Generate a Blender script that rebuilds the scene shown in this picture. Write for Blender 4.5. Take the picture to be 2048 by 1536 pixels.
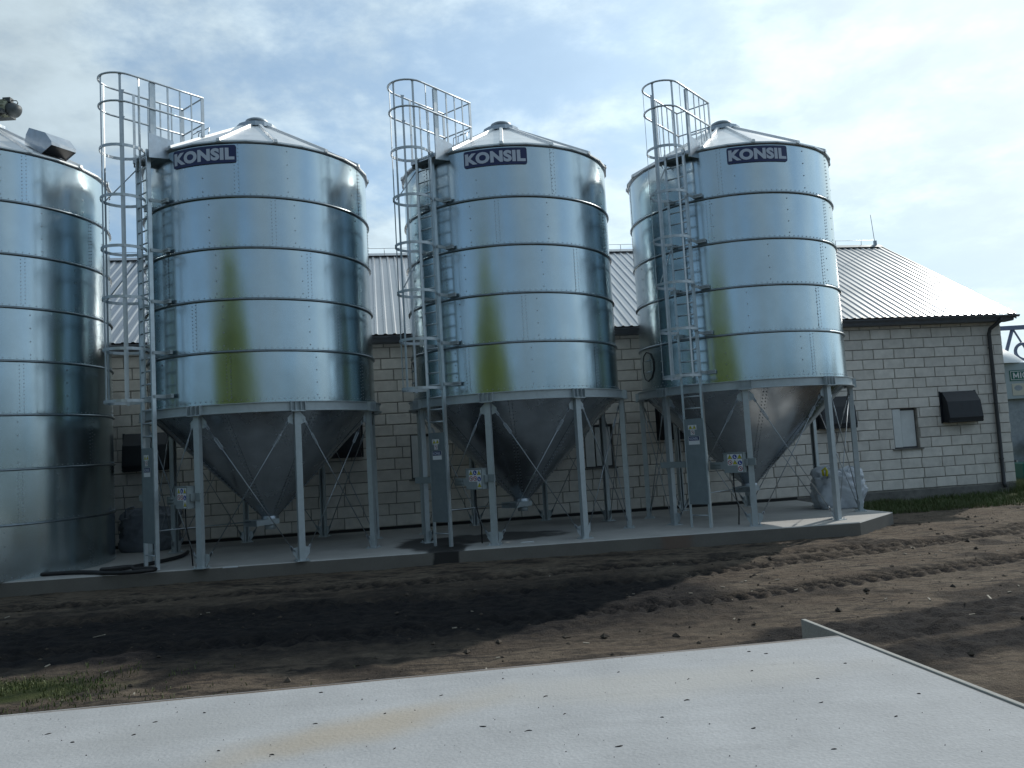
import bpy, bmesh, math, random
import numpy as np
from mathutils import Vector, Matrix

random.seed(7); rng = np.random.default_rng(7)
for o in list(bpy.data.objects): bpy.data.objects.remove(o, do_unlink=True)
scene = bpy.context.scene
COL = scene.collection
R = math.radians
PI = math.pi

# ------------------------------------------------------------------ camera
CAM_Z = 2.161
PITCH, ROLL, FPX = 0.0766, 0.0573, 1608.5
cam = bpy.data.cameras.new('camera'); cam_ob = bpy.data.objects.new('camera', cam); COL.objects.link(cam_ob)
cam.sensor_width = 36.0; cam.lens = FPX/2048*36.0; cam.clip_start = .1; cam.clip_end = 3000
_f = Vector((0, math.cos(PITCH), math.sin(PITCH))); _u = Vector((0, -math.sin(PITCH), math.cos(PITCH))); _r = Vector((1, 0, 0))
_R = _r*math.cos(ROLL) - _u*math.sin(ROLL); _U = _r*math.sin(ROLL) + _u*math.cos(ROLL)
cam_ob.matrix_world = Matrix(((_R.x, _U.x, -_f.x, 0), (_R.y, _U.y, -_f.y, 0), (_R.z, _U.z, -_f.z, CAM_Z), (0, 0, 0, 1)))
scene.camera = cam_ob

# ------------------------------------------------------------------ sun, sky, exposure
SUN_AZ, SUN_EL = R(43), R(36)        # azimuth from +Y towards +X
sdir = Vector((math.cos(SUN_EL)*math.sin(SUN_AZ), math.cos(SUN_EL)*math.cos(SUN_AZ), math.sin(SUN_EL)))
sl = bpy.data.lights.new('sun', 'SUN'); sl.energy = 2.7; sl.angle = R(0.6); sl.color = (1.0, .95, .87)
sun = bpy.data.objects.new('sun', sl); COL.objects.link(sun)
sun.rotation_euler = sdir.to_track_quat('Z', 'Y').to_euler(); sun.location = sdir*60

world = bpy.data.worlds.new('World'); scene.world = world; world.use_nodes = True
nt = world.node_tree; nt.nodes.clear()
def N(t, **kw):
    n = nt.nodes.new(t)
    for k, v in kw.items(): setattr(n, k, v)
    return n
out = N('ShaderNodeOutputWorld'); bg = N('ShaderNodeBackground'); sky = N('ShaderNodeTexSky')
sky.sky_type = 'NISHITA'; sky.sun_disc = False; sky.sun_elevation = SUN_EL; sky.sun_rotation = SUN_AZ
sky.air_density = 1.0; sky.dust_density = 1.0; sky.ozone_density = 1.5
tc = N('ShaderNodeTexCoord'); sep = N('ShaderNodeSeparateXYZ'); nt.links.new(tc.outputs['Generated'], sep.inputs[0])
def M(op, a, b=None, clamp=False):
    n = N('ShaderNodeMath', operation=op, use_clamp=clamp)
    for i, v in enumerate((a, b)):
        if v is None: continue
        if isinstance(v, (int, float)): n.inputs[i].default_value = v
        else: nt.links.new(v, n.inputs[i])
    return n.outputs[0]
vv = N('ShaderNodeCombineXYZ'); nt.links.new(sep.outputs['X'], vv.inputs[0]); nt.links.new(sep.outputs['Y'], vv.inputs[1])
nt.links.new(M('ADD', M('MULTIPLY', M('MAXIMUM', sep.outputs['Z'], 0.0), .85), .20), vv.inputs[2])     # no glaring haze band at the horizon
nv_ = N('ShaderNodeVectorMath', operation='NORMALIZE'); nt.links.new(vv.outputs[0], nv_.inputs[0]); nt.links.new(nv_.outputs[0], sky.inputs['Vector'])
zz = M('ADD', M('MAXIMUM', sep.outputs['Z'], 0.0), 0.22)
cmb = N('ShaderNodeCombineXYZ')
nt.links.new(M('DIVIDE', sep.outputs['X'], zz), cmb.inputs[0]); nt.links.new(M('DIVIDE', sep.outputs['Y'], zz), cmb.inputs[1])
def wnoise(scale, detail, rough, dist=0.0, off=(0, 0, 0)):
    mp = N('ShaderNodeMapping'); mp.inputs['Location'].default_value = off; nt.links.new(cmb.outputs[0], mp.inputs[0])
    n = N('ShaderNodeTexNoise'); n.inputs['Scale'].default_value = scale; n.inputs['Detail'].default_value = detail
    n.inputs['Roughness'].default_value = rough; n.inputs['Distortion'].default_value = dist
    nt.links.new(mp.outputs[0], n.inputs['Vector']); return n.outputs['Fac']
def wramp(v, a, b):
    mr = N('ShaderNodeMapRange', interpolation_type='SMOOTHSTEP'); nt.links.new(v, mr.inputs[0])
    mr.inputs[1].default_value = a; mr.inputs[2].default_value = b; return mr.outputs[0]
c1 = wnoise(1.5, 9, .60, .25, (3.1, 1.7, 0)); c2 = wnoise(4.6, 7, .6, .1, (9.2, 4.4, 0))
cov = wramp(M('ADD', M('MULTIPLY', c1, .72), M('MULTIPLY', c2, .28)), .42, .58)
thick = wramp(c2, .35, .7)
lum = N('ShaderNodeRGBToBW'); nt.links.new(sky.outputs[0], lum.inputs[0])
dt = N('ShaderNodeVectorMath', operation='DOT_PRODUCT'); nt.links.new(tc.outputs['Generated'], dt.inputs[0]); dt.inputs[1].default_value = sdir
fwd = M('POWER', M('MULTIPLY', M('ADD', dt.outputs['Value'], 1.0), .5), 2.0)          # clouds scatter light forwards
cb = M('MULTIPLY', M('ADD', 1.35, M('MULTIPLY', fwd, 6.2)), M('ADD', .89, M('MULTIPLY', thick, .24)))
ccol = N('ShaderNodeVectorMath', operation='SCALE'); ccol.inputs[0].default_value = (.83, .985, 1.05); nt.links.new(cb, ccol.inputs['Scale'])
veil = M('POWER', M('MINIMUM', M('DIVIDE', 4.6, lum.outputs[0]), 1.0), .75)           # thin high veil evens the glare round the sun
sk2 = N('ShaderNodeVectorMath', operation='SCALE'); sk1 = N('ShaderNodeVectorMath', operation='MULTIPLY'); nt.links.new(sky.outputs[0], sk1.inputs[0]); sk1.inputs[1].default_value = (.90, 1.05, 1.02); nt.links.new(sk1.outputs[0], sk2.inputs[0]); nt.links.new(veil, sk2.inputs['Scale'])
mix = N('ShaderNodeMix', data_type='RGBA'); nt.links.new(M('ADD', M('MULTIPLY', cov, .60), .24), mix.inputs['Factor'])
nt.links.new(sk2.outputs[0], mix.inputs['A']); nt.links.new(ccol.outputs[0], mix.inputs['B'])
bg.inputs['Strength'].default_value = 0.145
nt.links.new(mix.outputs['Result'], bg.inputs['Color']); nt.links.new(bg.outputs[0], out.inputs[0])

vs = scene.view_settings; vs.view_transform = 'Standard'; vs.look = 'None'; vs.exposure = 0.14; vs.gamma = 1.0; vs.use_curve_mapping = False

# ------------------------------------------------------------------ materials
MATS = {}
def mat(name, col, rough=.6, metal=0.0, vary=0.0, vscale=4.0, rvary=0.0, bump=0.0, bscale=20.0, objvar=0.0, spec=.5, col2=None, detail=6.0):
    """principled material with noise driven colour, roughness and bump"""
    m = bpy.data.materials.new(name); m.use_nodes = True; t = m.node_tree; b = t.nodes['Principled BSDF']
    b.inputs['Roughness'].default_value = rough; b.inputs['Metallic'].default_value = metal
    b.inputs['Specular IOR Level'].default_value = spec
    L = t.links.new; c = (*col, 1)
    b.inputs['Base Color'].default_value = c
    co = t.nodes.new('ShaderNodeTexCoord').outputs['Object']
    oi = None
    if objvar:
        oi = t.nodes.new('ShaderNodeObjectInfo')
        va = t.nodes.new('ShaderNodeVectorMath'); va.operation = 'ADD'
        sc_ = t.nodes.new('ShaderNodeVectorMath'); sc_.operation = 'SCALE'; sc_.inputs[0].default_value = (37, 53, 29)
        L(oi.outputs['Random'], sc_.inputs['Scale']); L(co, va.inputs[0]); L(sc_.outputs[0], va.inputs[1]); co = va.outputs[0]
    cur = None
    if vary or col2:
        n = t.nodes.new('ShaderNodeTexNoise'); n.inputs['Scale'].default_value = vscale; n.inputs['Detail'].default_value = detail
        n.inputs['Roughness'].default_value = .62; L(co, n.inputs['Vector'])
        mr = t.nodes.new('ShaderNodeMapRange'); mr.inputs[1].default_value = .3; mr.inputs[2].default_value = .7; L(n.outputs['Fac'], mr.inputs[0])
        mx = t.nodes.new('ShaderNodeMix'); mx.data_type = 'RGBA'; L(mr.outputs[0], mx.inputs['Factor'])
        if col2: mx.inputs['A'].default_value = (*col2, 1); mx.inputs['B'].default_value = c
        else:
            mx.inputs['A'].default_value = tuple(x*(1-vary) for x in col)+(1,); mx.inputs['B'].default_value = tuple(min(1, x*(1+vary)) for x in col)+(1,)
        cur = mx.outputs['Result']
    if objvar:
        hs = t.nodes.new('ShaderNodeHueSaturation'); hs.inputs['Color'].default_value = c
        if cur: L(cur, hs.inputs['Color'])
        mr = t.nodes.new('ShaderNodeMapRange'); mr.inputs[3].default_value = 1-objvar; mr.inputs[4].default_value = 1+objvar
        L(oi.outputs['Random'], mr.inputs[0]); L(mr.outputs[0], hs.inputs['Value']); cur = hs.outputs[0]
    if cur: L(cur, b.inputs['Base Color'])
    if rvary:
        n = t.nodes.new('ShaderNodeTexNoise'); n.inputs['Scale'].default_value = vscale*.7; n.inputs['Detail'].default_value = 5; L(co, n.inputs['Vector'])
        mr = t.nodes.new('ShaderNodeMapRange'); mr.inputs[1].default_value = .3; mr.inputs[2].default_value = .7
        mr.inputs[3].default_value = max(.02, rough-rvary); mr.inputs[4].default_value = rough+rvary; L(n.outputs['Fac'], mr.inputs[0]); L(mr.outputs[0], b.inputs['Roughness'])
    if bump:
        n = t.nodes.new('ShaderNodeTexNoise'); n.inputs['Scale'].default_value = bscale; n.inputs['Detail'].default_value = 6; L(co, n.inputs['Vector'])
        bp = t.nodes.new('ShaderNodeBump'); bp.inputs['Strength'].default_value = bump; bp.inputs['Distance'].default_value = .02
        L(n.outputs['Fac'], bp.inputs['Height']); L(bp.outputs[0], b.inputs['Normal'])
    MATS[name] = m; return m

G_SHEET = mat('galvanised_sheet', (.50, .59, .63), .21, 1.0, .04, 2.2, .04)
G_STEEL = mat('galvanised_steel', (.42, .46, .50), .38, 1.0, .10, 9.0, .08)
G_LADDER = mat('ladder_galvanising', (.58, .63, .66), .40, .9, .08, 9.0, .06)
ZINC = mat('matt_zinc', (.44, .49, .515), .50, .45, .08, 9.0)
G_BAND = mat('dark_band_steel', (.20, .235, .26), .35, 1.0, .15, 8.0, .06)
G_RAIL = mat('dull_galvanised_tube', (.50, .54, .57), .50, .85, .1, 9.0, .06)
G_DARK = mat('weathered_steel', (.34, .37, .40), .42, 1.0, .15, 8.0, .08)
G_CONE = mat('hopper_sheet', (.47, .50, .53), .24, 1.0, .10, 3.0, .06)
G_ROOF = mat('silo_roof_sheet', (.74, .75, .75), .42, .75, .06, 3.0, .06)
NAVY = mat('navy_enamel', (.012, .022, .10), .35)
LETTER = mat('pale_letter_paint', (.52, .56, .66), .45)
WHITE = mat('white_print', (.70, .72, .74), .5)
YELLOW = mat('yellow_print', (.55, .52, .02), .5)
BLUE = mat('blue_print', (.01, .04, .30), .5)
RED = mat('red_print', (.38, .02, .03), .5)
BLACK = mat('black_print', (.012, .012, .014), .5)
GUARDM = mat('guard_sheet', (.24, .28, .30), .42, .6, .1, 5, .06)
BOXGREY = mat('control_box_paint', (.25, .29, .30), .5, 0, .06, 6)
RUBBER = mat('black_rubber', (.014, .014, .016), .55, 0, .3, 8)
BLOCK = mat('aerated_block', (.69, .655, .61), .92, 0, .12, 4.0, 0, .6, 45, .085, .2)
MORTAR = mat('mortar', (.31, .29, .265), .95, 0, .25, 7, 0, .4, 60, spec=.2)
PLINTH = mat('plinth_render', (.17, .165, .155), .9, 0, .3, 4, 0, .4, 40, spec=.2)
DARKBASE = mat('near_black_base', (.02, .02, .021), .8)
ROOFS = mat('barn_roof_sheet', (.38, .39, .40), .25, .60, .07, .8, .03, objvar=.035)
FASCIA = mat('dark_fascia', (.11, .12, .14), .55, 0, .15, 5)
PIPE = mat('brown_downpipe', (.045, .048, .055), .45, 0, .1, 5)
VENT = mat('black_vent_plastic', (.012, .015, .022), .5, 0, .2, 6)
FOAM = mat('polystyrene_board', (.66, .68, .68), .8, 0, .07, 5, 0, .2, 60)
FRAME = mat('window_frame', (.09, .09, .10), .6)
BAG = mat('white_woven_bag', (.47, .51, .56), .30, 0, .10, 6, .1, .45, 14)
BAGDK = mat('grey_woven_bag', (.16, .18, .21), .5, 0, .15, 6, 0, .35, 25)
TANK = mat('tank_paint', (.36, .44, .47), .5, 0, .08, 2)
TARP = mat('white_tarpaulin', (.78, .80, .80), .4, 0, .05, 2)
GREENP = mat('green_paint', (.01, .13, .10), .5)
CREAM = mat('cream_plate', (.55, .55, .47), .5)
TRUSS = mat('blue_grey_steel', (.14, .17, .25), .5, .2, .1, 4)
CASTIRON = mat('dusty_cast_iron', (.09, .10, .105), .6, .3, .3, 9)
DUSTY = mat('dusty_motor_paint', (.27, .28, .21), .7, 0, .25, 9)
GRASS = mat('grass_blades', (.055, .10, .018), .6, 0, .4, 3, objvar=.1, col2=(.10, .11, .04))
LEAF = mat('leaves', (.20, .26, .05), .6, 0, .3, .6, col2=(.14, .195, .035))
BARK = mat('bark', (.09, .07, .05), .9, 0, .4, 8, 0, .6, 30)
CLOD = mat('soil_clods', (.115, .095, .076), .95, 0, .5, 1.7, 0, .3, 40, spec=.15, col2=(.032, .029, .027))
CHIP = mat('pale_chips', (.30, .27, .22), .8, 0, .3, 40)
CRUMB = mat('dark_crumbs', (.028, .024, .022), .9)
STRIP = mat('pale_offcut', (.55, .57, .58), .5)

def concrete(name, base, stains, crack=None):
    m = mat(name, base, .85, 0, .10, 1.6, 0, .25, 45, spec=.25, detail=10)
    t = m.node_tree; L = t.links.new; b = t.nodes['Principled BSDF']
    co = t.nodes.new('ShaderNodeTexCoord').outputs['Object']
    cur = b.inputs['Base Color'].links[0].from_socket
    wn = t.nodes.new('ShaderNodeTexNoise'); wn.inputs['Scale'].default_value = 1.3; wn.inputs['Detail'].default_value = 7; L(co, wn.inputs['Vector'])
    # fine pitting
    f = t.nodes.new('ShaderNodeTexNoise'); f.inputs['Scale'].default_value = 55; f.inputs['Detail'].default_value = 4; L(co, f.inputs['Vector'])
    fr = t.nodes.new('ShaderNodeMapRange'); fr.inputs[1].default_value = .25; fr.inputs[2].default_value = .75; fr.inputs[3].default_value = .90; fr.inputs[4].default_value = 1.08; L(f.outputs['Fac'], fr.inputs[0])
    mu = t.nodes.new('ShaderNodeVectorMath'); mu.operation = 'SCALE'; L(cur, mu.inputs[0]); L(fr.outputs[0], mu.inputs['Scale']); cur = mu.outputs[0]
    for (cx, cy, ax, ay, rot, colr, amt, soft) in stains:
        mp = t.nodes.new('ShaderNodeMapping'); mp.vector_type = 'TEXTURE'
        mp.inputs['Location'].default_value = (cx, cy, 0); mp.inputs['Rotation'].default_value = (0, 0, rot); mp.inputs['Scale'].default_value = (ax, ay, 1e3)
        L(co, mp.inputs[0])
        ln = t.nodes.new('ShaderNodeVectorMath'); ln.operation = 'LENGTH'; L(mp.outputs[0], ln.inputs[0])
        ad = t.nodes.new('ShaderNodeMath'); ad.operation = 'MULTIPLY_ADD'; L(wn.outputs['Fac'], ad.inputs[0]); ad.inputs[1].default_value = 1.5; L(ln.outputs['Value'], ad.inputs[2])
        mr = t.nodes.new('ShaderNodeMapRange'); mr.interpolation_type = 'SMOOTHSTEP'; mr.inputs[1].default_value = 1.7+soft; mr.inputs[2].default_value = 1.7-soft; mr.inputs[3].default_value = 0; mr.inputs[4].default_value = amt; L(ad.outputs[0], mr.inputs[0])
        mx = t.nodes.new('ShaderNodeMix'); mx.data_type = 'RGBA'; L(mr.outputs[0], mx.inputs['Factor']); L(cur, mx.inputs['A']); mx.inputs['B'].default_value = (*colr, 1); cur = mx.outputs['Result']
    L(cur, b.inputs['Base Color']); return m

# ------------------------------------------------------------------ mesh helpers
class MB:
    def __init__(s): s.v = []; s.f = []; s.m = []; s.smooth = []
    def add(s, verts, faces, mi=0, smooth=False):
        k = len(s.v); s.v += [tuple(p) for p in verts]
        for f in faces: s.f.append(tuple(i+k for i in f)); s.m.append(mi); s.smooth.append(smooth)
    def box(s, c, size, ax=None, mi=0):
        """ax: three unit axes; size full extents"""
        c = np.array(c, float)
        A = np.eye(3) if ax is None else np.array(ax, float)
        h = np.array(size)/2
        P = [c + A[0]*h[0]*i + A[1]*h[1]*j + A[2]*h[2]*k for i in (-1, 1) for j in (-1, 1) for k in (-1, 1)]
        s.add(P, [(0, 1, 3, 2), (4, 6, 7, 5), (0, 4, 5, 1), (2, 3, 7, 6), (0, 2, 6, 4), (1, 5, 7, 3)], mi)
    def tube(s, pts, r, n=6, closed=False, mi=0, caps=True):
        pts = [np.array(p, float) for p in pts]; m = len(pts); ring = []
        prev = None; V = []
        for i, p in enumerate(pts):
            if closed: d = pts[(i+1) % m]-pts[i-1]
            else: d = pts[min(i+1, m-1)]-pts[max(i-1, 0)]
            d = d/(np.linalg.norm(d)+1e-12)
            if prev is None:
                a = np.array([0, 0, 1.]) if abs(d[2]) < .9 else np.array([1., 0, 0])
            else: a = prev
            x = a - d*(a@d); x /= np.linalg.norm(x)+1e-12; prev = x; y = np.cross(d, x)
            rr = r[i] if hasattr(r, '__len__') else r
            V += [p + rr*(math.cos(2*PI*k/n)*x + math.sin(2*PI*k/n)*y) for k in range(n)]
        F = []
        for i in range(m if closed else m-1):
            j = (i+1) % m
            F += [(i*n+k, i*n+(k+1) % n, j*n+(k+1) % n, j*n+k) for k in range(n)]
        if caps and not closed: F += [tuple(range(n))[::-1], tuple((m-1)*n+k for k in range(n))]
        s.add(V, F, mi, True)
    def revolve(s, prof, n=96, a0=0.0, a1=2*PI, closed_prof=False, mi=0, smooth=True, jit=None):
        full = abs(a1-a0-2*PI) < 1e-6; m = len(prof); cols = n if full else n+1; V = []
        for i in range(cols):
            a = a0+(a1-a0)*i/n
            for j, (r, z) in enumerate(prof):
                rr = r + (jit(a, z) if jit else 0)
                V.append((rr*math.cos(a), rr*math.sin(a), z))
        F = []
        for i in range(n):
            i2 = (i+1) % cols
            for j in range(m if closed_prof else m-1):
                j2 = (j+1) % m
                F.append((i*m+j, i2*m+j, i2*m+j2, i*m+j2))
        s.add(V, F, mi, smooth)
    def prism(s, poly, z0, z1, ch=0.0, mi=0):
        """vertical prism over an xy polygon (ccw), optional top chamfer"""
        n = len(poly); P = [np.array(p, float) for p in poly]
        ins = []
        for i in range(n):
            a, b_, c = P[i-1], P[i], P[(i+1) % n]
            d1 = (b_-a)/np.linalg.norm(b_-a); d2 = (c-b_)/np.linalg.norm(c-b_)
            n1 = np.array([-d1[1], d1[0]]); n2 = np.array([-d2[1], d2[0]]); k = n1+n2; k = k/(k@n1)
            ins.append(b_+k*ch)
        rings = [[(*p, z0) for p in P], [(*p, z1-ch) for p in P]] + ([[(*p, z1) for p in ins]] if ch else [])
        V = sum(rings, []); F = []
        for r_ in range(len(rings)-1): F += [(r_*n+i, r_*n+(i+1) % n, (r_+1)*n+(i+1) % n, (r_+1)*n+i) for i in range(n)]
        F.append(tuple((len(rings)-1)*n+i for i in range(n))); F.append(tuple(range(n))[::-1])
        s.add(V, F, mi)
    def mesh(s, name, mats, off=(0, 0, 0)):
        me = bpy.data.meshes.new(name)
        V = np.array(s.v, float)+np.array(off) if s.v else np.zeros((0, 3))
        me.from_pydata([tuple(p) for p in V], [], s.f)
        for m in (mats if isinstance(mats, (list, tuple)) else [mats]): me.materials.append(m)
        me.polygons.foreach_set('material_index', s.m); me.polygons.foreach_set('use_smooth', s.smooth)
        me.update(); return me

def link(name, data, parent=None, loc=None, rz=None):
    o = bpy.data.objects.new(name, data); COL.objects.link(o)
    if parent: o.parent = parent
    if loc is not None: o.location = loc
    if rz: o.rotation_euler = (0, 0, rz)
    return o
def tag(o, label=None, cat=None, group=None, kind=None):
    if label: o['label'] = label
    if cat: o['category'] = cat
    if group: o['group'] = group
    if kind: o['kind'] = kind
    return o
def empty(name, loc, rz=0):
    o = link(name, None, None, loc, rz); o.empty_display_size = .3; return o

# value-noise fbm on numpy arrays
_tab = rng.random((256, 256))
def vnoise(x, y):
    xi = np.floor(x).astype(int); yi = np.floor(y).astype(int); fx = x-xi; fy = y-yi
    fx = fx*fx*(3-2*fx); fy = fy*fy*(3-2*fy)
    g = lambda a, b: _tab[a % 256, b % 256]
    return (g(xi, yi)*(1-fx)+g(xi+1, yi)*fx)*(1-fy)+(g(xi, yi+1)*(1-fx)+g(xi+1, yi+1)*fx)*fy
def fbm(x, y, o=5, g=.5):
    t = 0; a = 1; s_ = 0
    for i in range(o): t = t+a*vnoise(x*2**i+17*i, y*2**i+31*i); s_ += a; a *= g
    return t/s_
def polydist(px, py, pts):
    """distance to polyline, arc length and signed side"""
    best = np.full(px.shape, 1e9); arc = np.zeros(px.shape); sgn = np.zeros(px.shape); acc = 0
    for (x0, y0), (x1, y1) in zip(pts[:-1], pts[1:]):
        dx, dy = x1-x0, y1-y0; l = math.hypot(dx, dy)
        t = np.clip(((px-x0)*dx+(py-y0)*dy)/l**2, 0, 1)
        qx, qy = px-x0-t*dx, py-y0-t*dy; dd = np.hypot(qx, qy); k = dd < best
        best = np.where(k, dd, best); arc = np.where(k, acc+t*l, arc); sgn = np.where(k, (qx*-dy+qy*dx)/l, sgn); acc += l
    return best, arc, sgn
def sstep(a, b, x): t = np.clip((x-a)/(b-a), 0, 1); return t*t*(3-2*t)

# ------------------------------------------------------------------ ground
TRACKS = [[(-12, 9.7), (-6.4, 9.85), (-2.7, 9.8), (-.9, 10.08), (.95, 10.45), (2.6, 10.85), (4.2, 11.45), (5.6, 11.9), (8, 12.8), (12, 14.6), (16, 16.6)],
          [(-12, 11.6), (-6.4, 11.75), (-2.7, 11.85), (0, 12.2), (2.6, 12.9), (5.6, 13.9), (9, 15.3), (14, 17.6)],
          [(-12, 13.1), (-6, 13.2), (0, 13.6), (4, 14.2), (8, 15.0), (12, 17.5)]]
MUDS = [([(2.9, 8.5), (4.0, 8.75), (5.2, 9.2), (6.6, 9.8), (10, 10.8)], .62), ([(3.4, 7.7), (4.2, 7.9), (6, 8.5), (9, 9.0)], .40)]
def ground_fields(X, Y):
    Z = .07*(fbm(X*.35, Y*.35, 4)-.5) + .035*(fbm(X*1.7+9, Y*1.7, 4)-.5)
    rough = .085*(fbm(X*5, Y*7+4, 5, .65)-.5)
    mud_shade = np.zeros(X.shape)
    for k, T in enumerate(TRACKS):
        dd, arc, sg = polydist(X, Y, T)
        wob = .14*(fbm(X*.8+k*7, Y*.8, 3)-.5); dd2 = np.abs(sg+wob) if True else dd
        dd2 = np.where(dd < 1.5, dd2, dd)
        inn = 1-sstep(.20, .34, dd2)
        amp = .4+.6*fbm(arc*.5+k*3, arc*0+k, 3)
        lug = np.sin(2*PI*(arc/.27+np.abs(sg)*2.4))
        Z += inn*(-.040+.058*np.clip(lug, -.5, 1)*amp) + .026*np.exp(-((dd2-.42)/.10)**2)*(.2+1.2*fbm(X*4, Y*4, 4, .6))
        mud_shade = np.maximum(mud_shade, inn*(.42+.5*amp-.55*np.clip(lug, -.3, 1))*(1 if k == 0 else .8))
    # churned mud before the pad, darkened and spread to paint in the silos' shade
    mud_shade_belt = np.exp(-np.abs((Y-(11.1+.14*X)+1.0*(fbm(X*.7+5, Y*.7, 4)-.5))/1.9)**3)*(1-sstep(1.0, 4.0, X+1.2*(fbm(X*.6, Y*.6, 3)-.5)*2))
    mud_shade = np.maximum(mud_shade, mud_shade_belt*(1.0+.7*(fbm(X*.9, Y*1.8, 4)-.45)))
    for T, w in MUDS:
        dd, arc, sg = polydist(X, Y, T)
        mm = 1-sstep(w*.55, w*1.15, dd+.5*(fbm(X*1.6, Y*1.6+5, 4)-.5))
        mud_shade = np.maximum(mud_shade, mm*(.75+.5*(fbm(X*2.2, Y*3.2, 3)-.3))); Z += mm*.10*(fbm(X*4, Y*4, 4, .6)-.35)
    # heap of loose soil pushed against the concrete in the foreground
    edge = np.abs(Y-(6.35+.138*(X-2.42)+1.95)); hp = np.exp(-(edge/.33)**2)*(fbm(X*1.3+3, Y*1.3, 4))
    mud_shade = np.maximum(mud_shade, np.clip(hp*1.5-.35, 0, .65)); Z += hp*.05
    patch = sstep(.56, .70, fbm(X*1.1+40, Y*2.2, 5, .55)); mud_shade = np.maximum(mud_shade, patch*.55)
    Z += rough*(.55+.9*np.clip(mud_shade, 0, 1))
    return Z, np.clip(mud_shade, 0, 1)
def axis(lo, a, b, hi, step):
    fine = np.arange(a, b, step); left = a-np.geomspace(step, a-lo, 30)[::-1]; right = fine[-1]+np.geomspace(step, hi-fine[-1], 30)
    return np.concatenate([left, fine, right])
gx = axis(-700, -11, 16.5, 700, .062); gy = axis(-400, 5.6, 25, 900, .052)
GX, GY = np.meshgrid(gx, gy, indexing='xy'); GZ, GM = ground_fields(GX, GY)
far = np.clip(np.maximum(np.abs(GX)-18, np.maximum(5.5-GY, GY-26))/8, 0, 1); GZ = GZ*(1-far)
nx, ny = len(gx), len(gy)
gv = np.stack([GX.ravel(), GY.ravel(), GZ.ravel()], 1)
ii = (np.arange(ny-1)[:, None]*nx+np.arange(nx-1)[None]).ravel(); gf = np.stack([ii, ii+1, ii+nx+1, ii+nx], 1)
gm = bpy.data.meshes.new('ground'); gm.vertices.add(len(gv)); gm.vertices.foreach_set('co', gv.ravel())
gm.loops.add(gf.size); gm.loops.foreach_set('vertex_index', gf.ravel()); gm.polygons.add(len(gf))
gm.polygons.foreach_set('loop_start', np.arange(len(gf))*4); gm.polygons.foreach_set('loop_total', np.full(len(gf), 4)); gm.update(calc_edges=True)
gm.polygons.foreach_set('use_smooth', [True]*len(gf))
at = gm.attributes.new('mud_shade', 'FLOAT', 'POINT'); at.data.foreach_set('value', GM.ravel().astype(np.float32))
GREENX = sstep(.35, .75, np.exp(-((GX+5.1)/1.0)**2-((GY-8.2)/.55)**2)+.35*(fbm(GX*2, GY*2)-.5)*2) + sstep(17, 60, np.hypot(GX, GY-12)) + sstep(8.5, 11, -GX)*sstep(0, 2, 12.5-GY) + sstep(0, 3, 2-GY)*sstep(5.5, 8, np.abs(GX)) + sstep(.2, .7, (GY-(19.9+.05*(GX-11)))*1.2)*sstep(8.5, 9.6, GX)
at = gm.attributes.new('green', 'FLOAT', 'POINT'); at.data.foreach_set('value', np.clip(GREENX, 0, 1).ravel().astype(np.float32))
SOIL = bpy.data.materials.new('soil'); SOIL.use_nodes = True
t = SOIL.node_tree; b = t.nodes['Principled BSDF']; b.inputs['Roughness'].default_value = .95; b.inputs['Specular IOR Level'].default_value = .15; L = t.links.new
co = t.nodes.new('ShaderNodeTexCoord').outputs['Object']
def sn(scale, detail=6, rough=.6):
    n = t.nodes.new('ShaderNodeTexNoise'); n.inputs['Scale'].default_value = scale; n.inputs['Detail'].default_value = detail; n.inputs['Roughness'].default_value = rough; L(co, n.inputs['Vector']); return n.outputs['Fac']
def smap(v, a, b_, c=0, d=1):
    n = t.nodes.new('ShaderNodeMapRange'); n.inputs[1].default_value = a; n.inputs[2].default_value = b_; n.inputs[3].default_value = c; n.inputs[4].default_value = d; L(v, n.inputs[0]); return n.outputs[0]
def smix(f, a, b_):
    n = t.nodes.new('ShaderNodeMix'); n.data_type = 'RGBA'
    for s_, v in (('Factor', f), ('A', a), ('B', b_)):
        if isinstance(v, tuple): n.inputs[s_].default_value = (*v, 1)
        else: L(v, n.inputs[s_])
    return n.outputs['Result']
c_ = smix(smap(sn(1.1), .35, .65), (.138, .106, .080), (.184, .150, .115))
c_ = smix(smap(sn(9, 8, .7), .42, .68, 0, .6), c_, (.075, .060, .047))
c_ = smix(smap(sn(70, 3), .62, .72, 0, .5), c_, (.26, .22, .17))
am = t.nodes.new('ShaderNodeAttribute'); am.attribute_name = 'mud_shade'; ag = t.nodes.new('ShaderNodeAttribute'); ag.attribute_name = 'green'
dk = smix(smap(sn(6, 6), .35, .7), (.010, .0105, .013), (.024, .022, .022))  # wet mud tone, lowered further to deepen the shaded ground
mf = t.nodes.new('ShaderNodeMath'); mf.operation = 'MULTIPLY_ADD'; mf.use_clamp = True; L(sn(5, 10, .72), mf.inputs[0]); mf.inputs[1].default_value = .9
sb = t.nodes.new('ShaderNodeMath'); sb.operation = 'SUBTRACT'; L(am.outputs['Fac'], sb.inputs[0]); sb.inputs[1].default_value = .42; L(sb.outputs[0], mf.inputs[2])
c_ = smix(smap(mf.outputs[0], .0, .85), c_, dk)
mpg = t.nodes.new('ShaderNodeMapping'); mpg.inputs['Rotation'].default_value = (0, 0, -.20); mpg.inputs['Scale'].default_value = (1.6, 7.5, 1); L(co, mpg.inputs[0])
st = t.nodes.new('ShaderNodeTexNoise'); st.inputs['Scale'].default_value = 1.3; st.inputs['Detail'].default_value = 9; st.inputs['Roughness'].default_value = .72; L(mpg.outputs[0], st.inputs['Vector'])
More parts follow.
